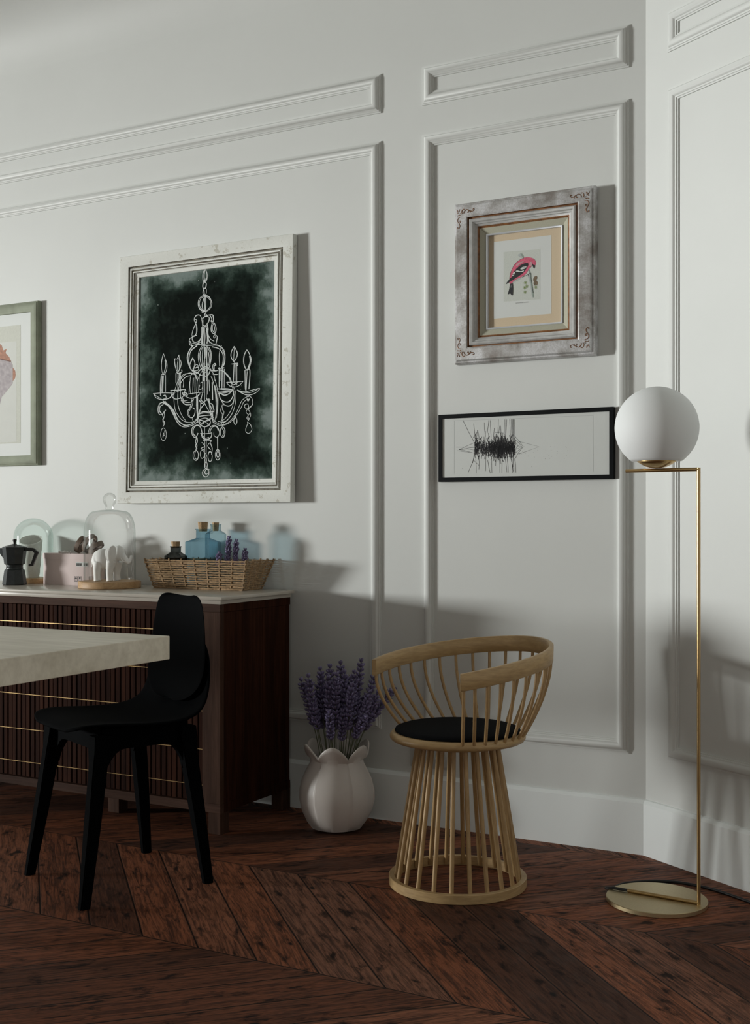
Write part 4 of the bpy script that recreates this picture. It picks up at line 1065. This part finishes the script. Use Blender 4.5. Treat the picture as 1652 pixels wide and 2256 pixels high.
for (a, c, d, e_) in ((335, 215, 350, 400), (430, 205, 440, 330), (470, 185, 455, 300), (482, 185, 490, 340), (555, 178, 550, 300), (612, 178, 615, 420), (628, 178, 622, 300), (655, 176, 660, 430), (668, 176, 672, 420), (680, 176, 676, 430), (697, 176, 690, 420), (686, 176, 684, 600),
                      (352, 480, 358, 655), (380, 500, 382, 620), (445, 480, 442, 635), (460, 540, 482, 655), (495, 500, 497, 655), (530, 480, 530, 590), (562, 500, 568, 650), (588, 560, 586, 655), (612, 480, 630, 648), (630, 500, 642, 648), (668, 470, 680, 655), (690, 500, 692, 650), (700, 520, 710, 650), (660, 500, 690, 650),
                      (242, 190, 345, 390), (345, 500, 284, 655), (518, 255, 510, 380), (370, 270, 350, 400), (370, 270, 392, 390), (410, 330, 380, 390), (440, 280, 438, 380), (568, 232, 545, 340), (572, 232, 580, 340)):
    I([(a, c), ((a+d)/2+rg.uniform(-3, 3), (c+e_)/2), (d, e_)], .0010)
for P in ([(205, 446), (270, 415), (350, 380), (410, 335)], [(205, 446), (280, 440), (350, 450)], [(205, 446), (260, 455), (350, 480)], [(205, 446), (300, 430), (350, 425)], [(180, 423), (350, 423)], [(190, 455), (300, 470)], [(690, 315), (740, 370), (775, 420), (735, 470), (700, 530)],
          [(690, 345), (745, 395), (765, 425), (700, 480)], [(735, 372), (918, 420), (735, 485)], [(690, 360), (730, 410), (700, 450)], [(690, 420), (740, 420)], [(330, 340), (370, 285)], [(525, 295), (600, 298)], [(700, 400), (760, 420), (710, 445)], [(335, 540), (385, 590)], [(540, 320), (560, 345), (610, 340)]): I(P, .0008)
for k in range(34):
    xx, yy = rg.uniform(700, 1180), 470+rg.uniform(-60, 60); I([(xx, yy), (xx+2.5, yy+1)], .0007)
for xx, yy in ((820, 503), (850, 597), (1022, 452), (1078, 460), (236, 614), (970, 527)): I([(xx-1.5, yy), (xx+2.5, yy)], .0011)
obj('ink_drawing', bm, INK, pw)
bm = bmesh.new(); PLT = plain('pressed line shade', (.36, .38, .38), .7)
for P in ([(163, 190), (163, 660)], [(163, 190), (1395, 142)], [(1395, 142), (1398, 640)]): ribbon(bm, [Vector(fw(*p)) for p in P], .0007, -.0206, .0001)
obj('plate_mark', bm, PLT, pw)

# (d) green framed print at the left edge
x0, x1, z0, z1 = -3.060, -2.432, 1.222, 1.876
m = plain('sage green frame', (.27, .295, .225), .7, var=.12, vscale=18, spec=.15)
pg = empty('framed_picture', W(-(x0+x1)/2, 0, z0), -A, 'framed botanical print in a sage green frame, cut by the left edge', 'picture')
w2, H = (x1-x0)/2, z1-z0
bm = bmesh.new(); frame_loop(bm, -w2, w2, 0, H, [(0, .001), (0, .017), (.0025, .020), (.006, .021), (.008, .0235), (.013, .025), (.019, .0245), (.026, .023), (.029, .0215), (.031, .0215), (.033, .0205), (.041, .0195), (.041, .010)]); obj('frame', bm, m, pg, 30)
bm = bmesh.new(); box(bm, -w2+.01, w2-.01, -.010, -.001, .01, H-.01); obj('white_mat', bm, WHITEP, pg)
def fg(a, c): q = wallpx(a/5.371, 640+c/5.371, .0104); return (q[0]-(x0+x1)/2, q[1]-z0)
GM = [plain('cream print sheet', (.53, .54, .475), .7, var=.04, vscale=120), plain('dusty lilac', (.36, .32, .33), .7, var=.2, vscale=70), plain('rust orange petals', (.36, .165, .10), .7, var=.3, vscale=90), plain('red brown line', (.14, .05, .03), .7), plain('pale cream', (.575, .585, .545), .7, var=.02)]
bm = bmesh.new()
p0 = fg(245, 405); p1 = fg(245, 1805)
poly(bm, [(-p0[0], p1[1]), (p0[0], p1[1]), (p0[0], p0[1]), (-p0[0], p0[1])], -.0103, 0)
q0 = fg(195, 600); q1 = fg(195, 1790); poly(bm, [(-q0[0], q1[1]), (q0[0], q1[1]), (q0[0], q0[1]), (-q0[0], q0[1])], -.0104, 4)
half_ = [(-420, 560), (-200, 520), (-60, 590), (20, 650), (40, 710), (80, 690), (65, 740), (110, 790), (132, 838)]
poly(bm, [fg(a, c) for a, c in half_+[(0, 812), (-400, 790), (-900, 790), (-930, 700), (-700, 560)]], -.0106, 2)
poly(bm, [fg(a, c) for a, c in ((-930, 790), (-400, 790), (0, 812), (132, 842), (150, 880), (150, 1100), (80, 1190), (20, 1260), (0, 1340), (-100, 1500), (-300, 1560), (-420, 1560), (-620, 1540), (-760, 1340), (-900, 1150), (-960, 950))], -.0107, 1)
ribbon(bm, [Vector(fg(a, c)) for a, c in ((-900, 790), (-400, 790), (0, 810), (130, 840))], .004, -.0107, .0002, 3)
poly(bm, [fg(a, c) for a, c in ((152, 910), (180, 950), (186, 1000), (178, 1040), (152, 1072))], -.0106, 2)
obj('botanical_print', bm, GM, pg)

# ---------------------------------------------------------------- light
def area(name, loc, target, sx, sy, power, col=(1, 1, 1)):
    l = bpy.data.lights.new(name, 'AREA'); l.shape = 'RECTANGLE'; l.size = sx; l.size_y = sy; l.energy = power; l.color = col
    o = bpy.data.objects.new(name, l); C.objects.link(o); o.location = loc
    o.rotation_euler = (Vector(target)-Vector(loc)).to_track_quat('-Z', 'Y').to_euler()
    return o
wc = W(LS+4.0, 7.6, 1.18)
L1 = area('daylight outside the window', wc, wc-U, 1, 1, 5650, (.98, 1, .975))
L1.rotation_euler = (-U*13-N*7.6).to_track_quat('-Z', 'Y').to_euler()
L1.data.size, L1.data.size_y = 4.2, 1.75
w = bpy.data.worlds.new('World'); sc.world = w; w.use_nodes = True
bg = w.node_tree.nodes['Background']; bg.inputs[0].default_value = (1.0, .96, .88, 1); bg.inputs[1].default_value = .43

# ---------------------------------------------------------------- camera
cd = bpy.data.cameras.new('Camera'); cam = bpy.data.objects.new('Camera', cd); C.objects.link(cam)
cam.location = (0, 0, 1); cam.rotation_euler = (PI/2, 0, 0)
cd.sensor_fit = 'HORIZONTAL'; cd.sensor_width = 36; cd.lens = F/1652*36; cd.shift_x = 0; cd.shift_y = 20/1652
cd.clip_start = .02
sc.camera = cam
sc.view_settings.view_transform = 'Standard'; sc.view_settings.look = 'None'; sc.view_settings.gamma = 1
sc.view_settings.use_curve_mapping = False
sc.view_settings.exposure = 0
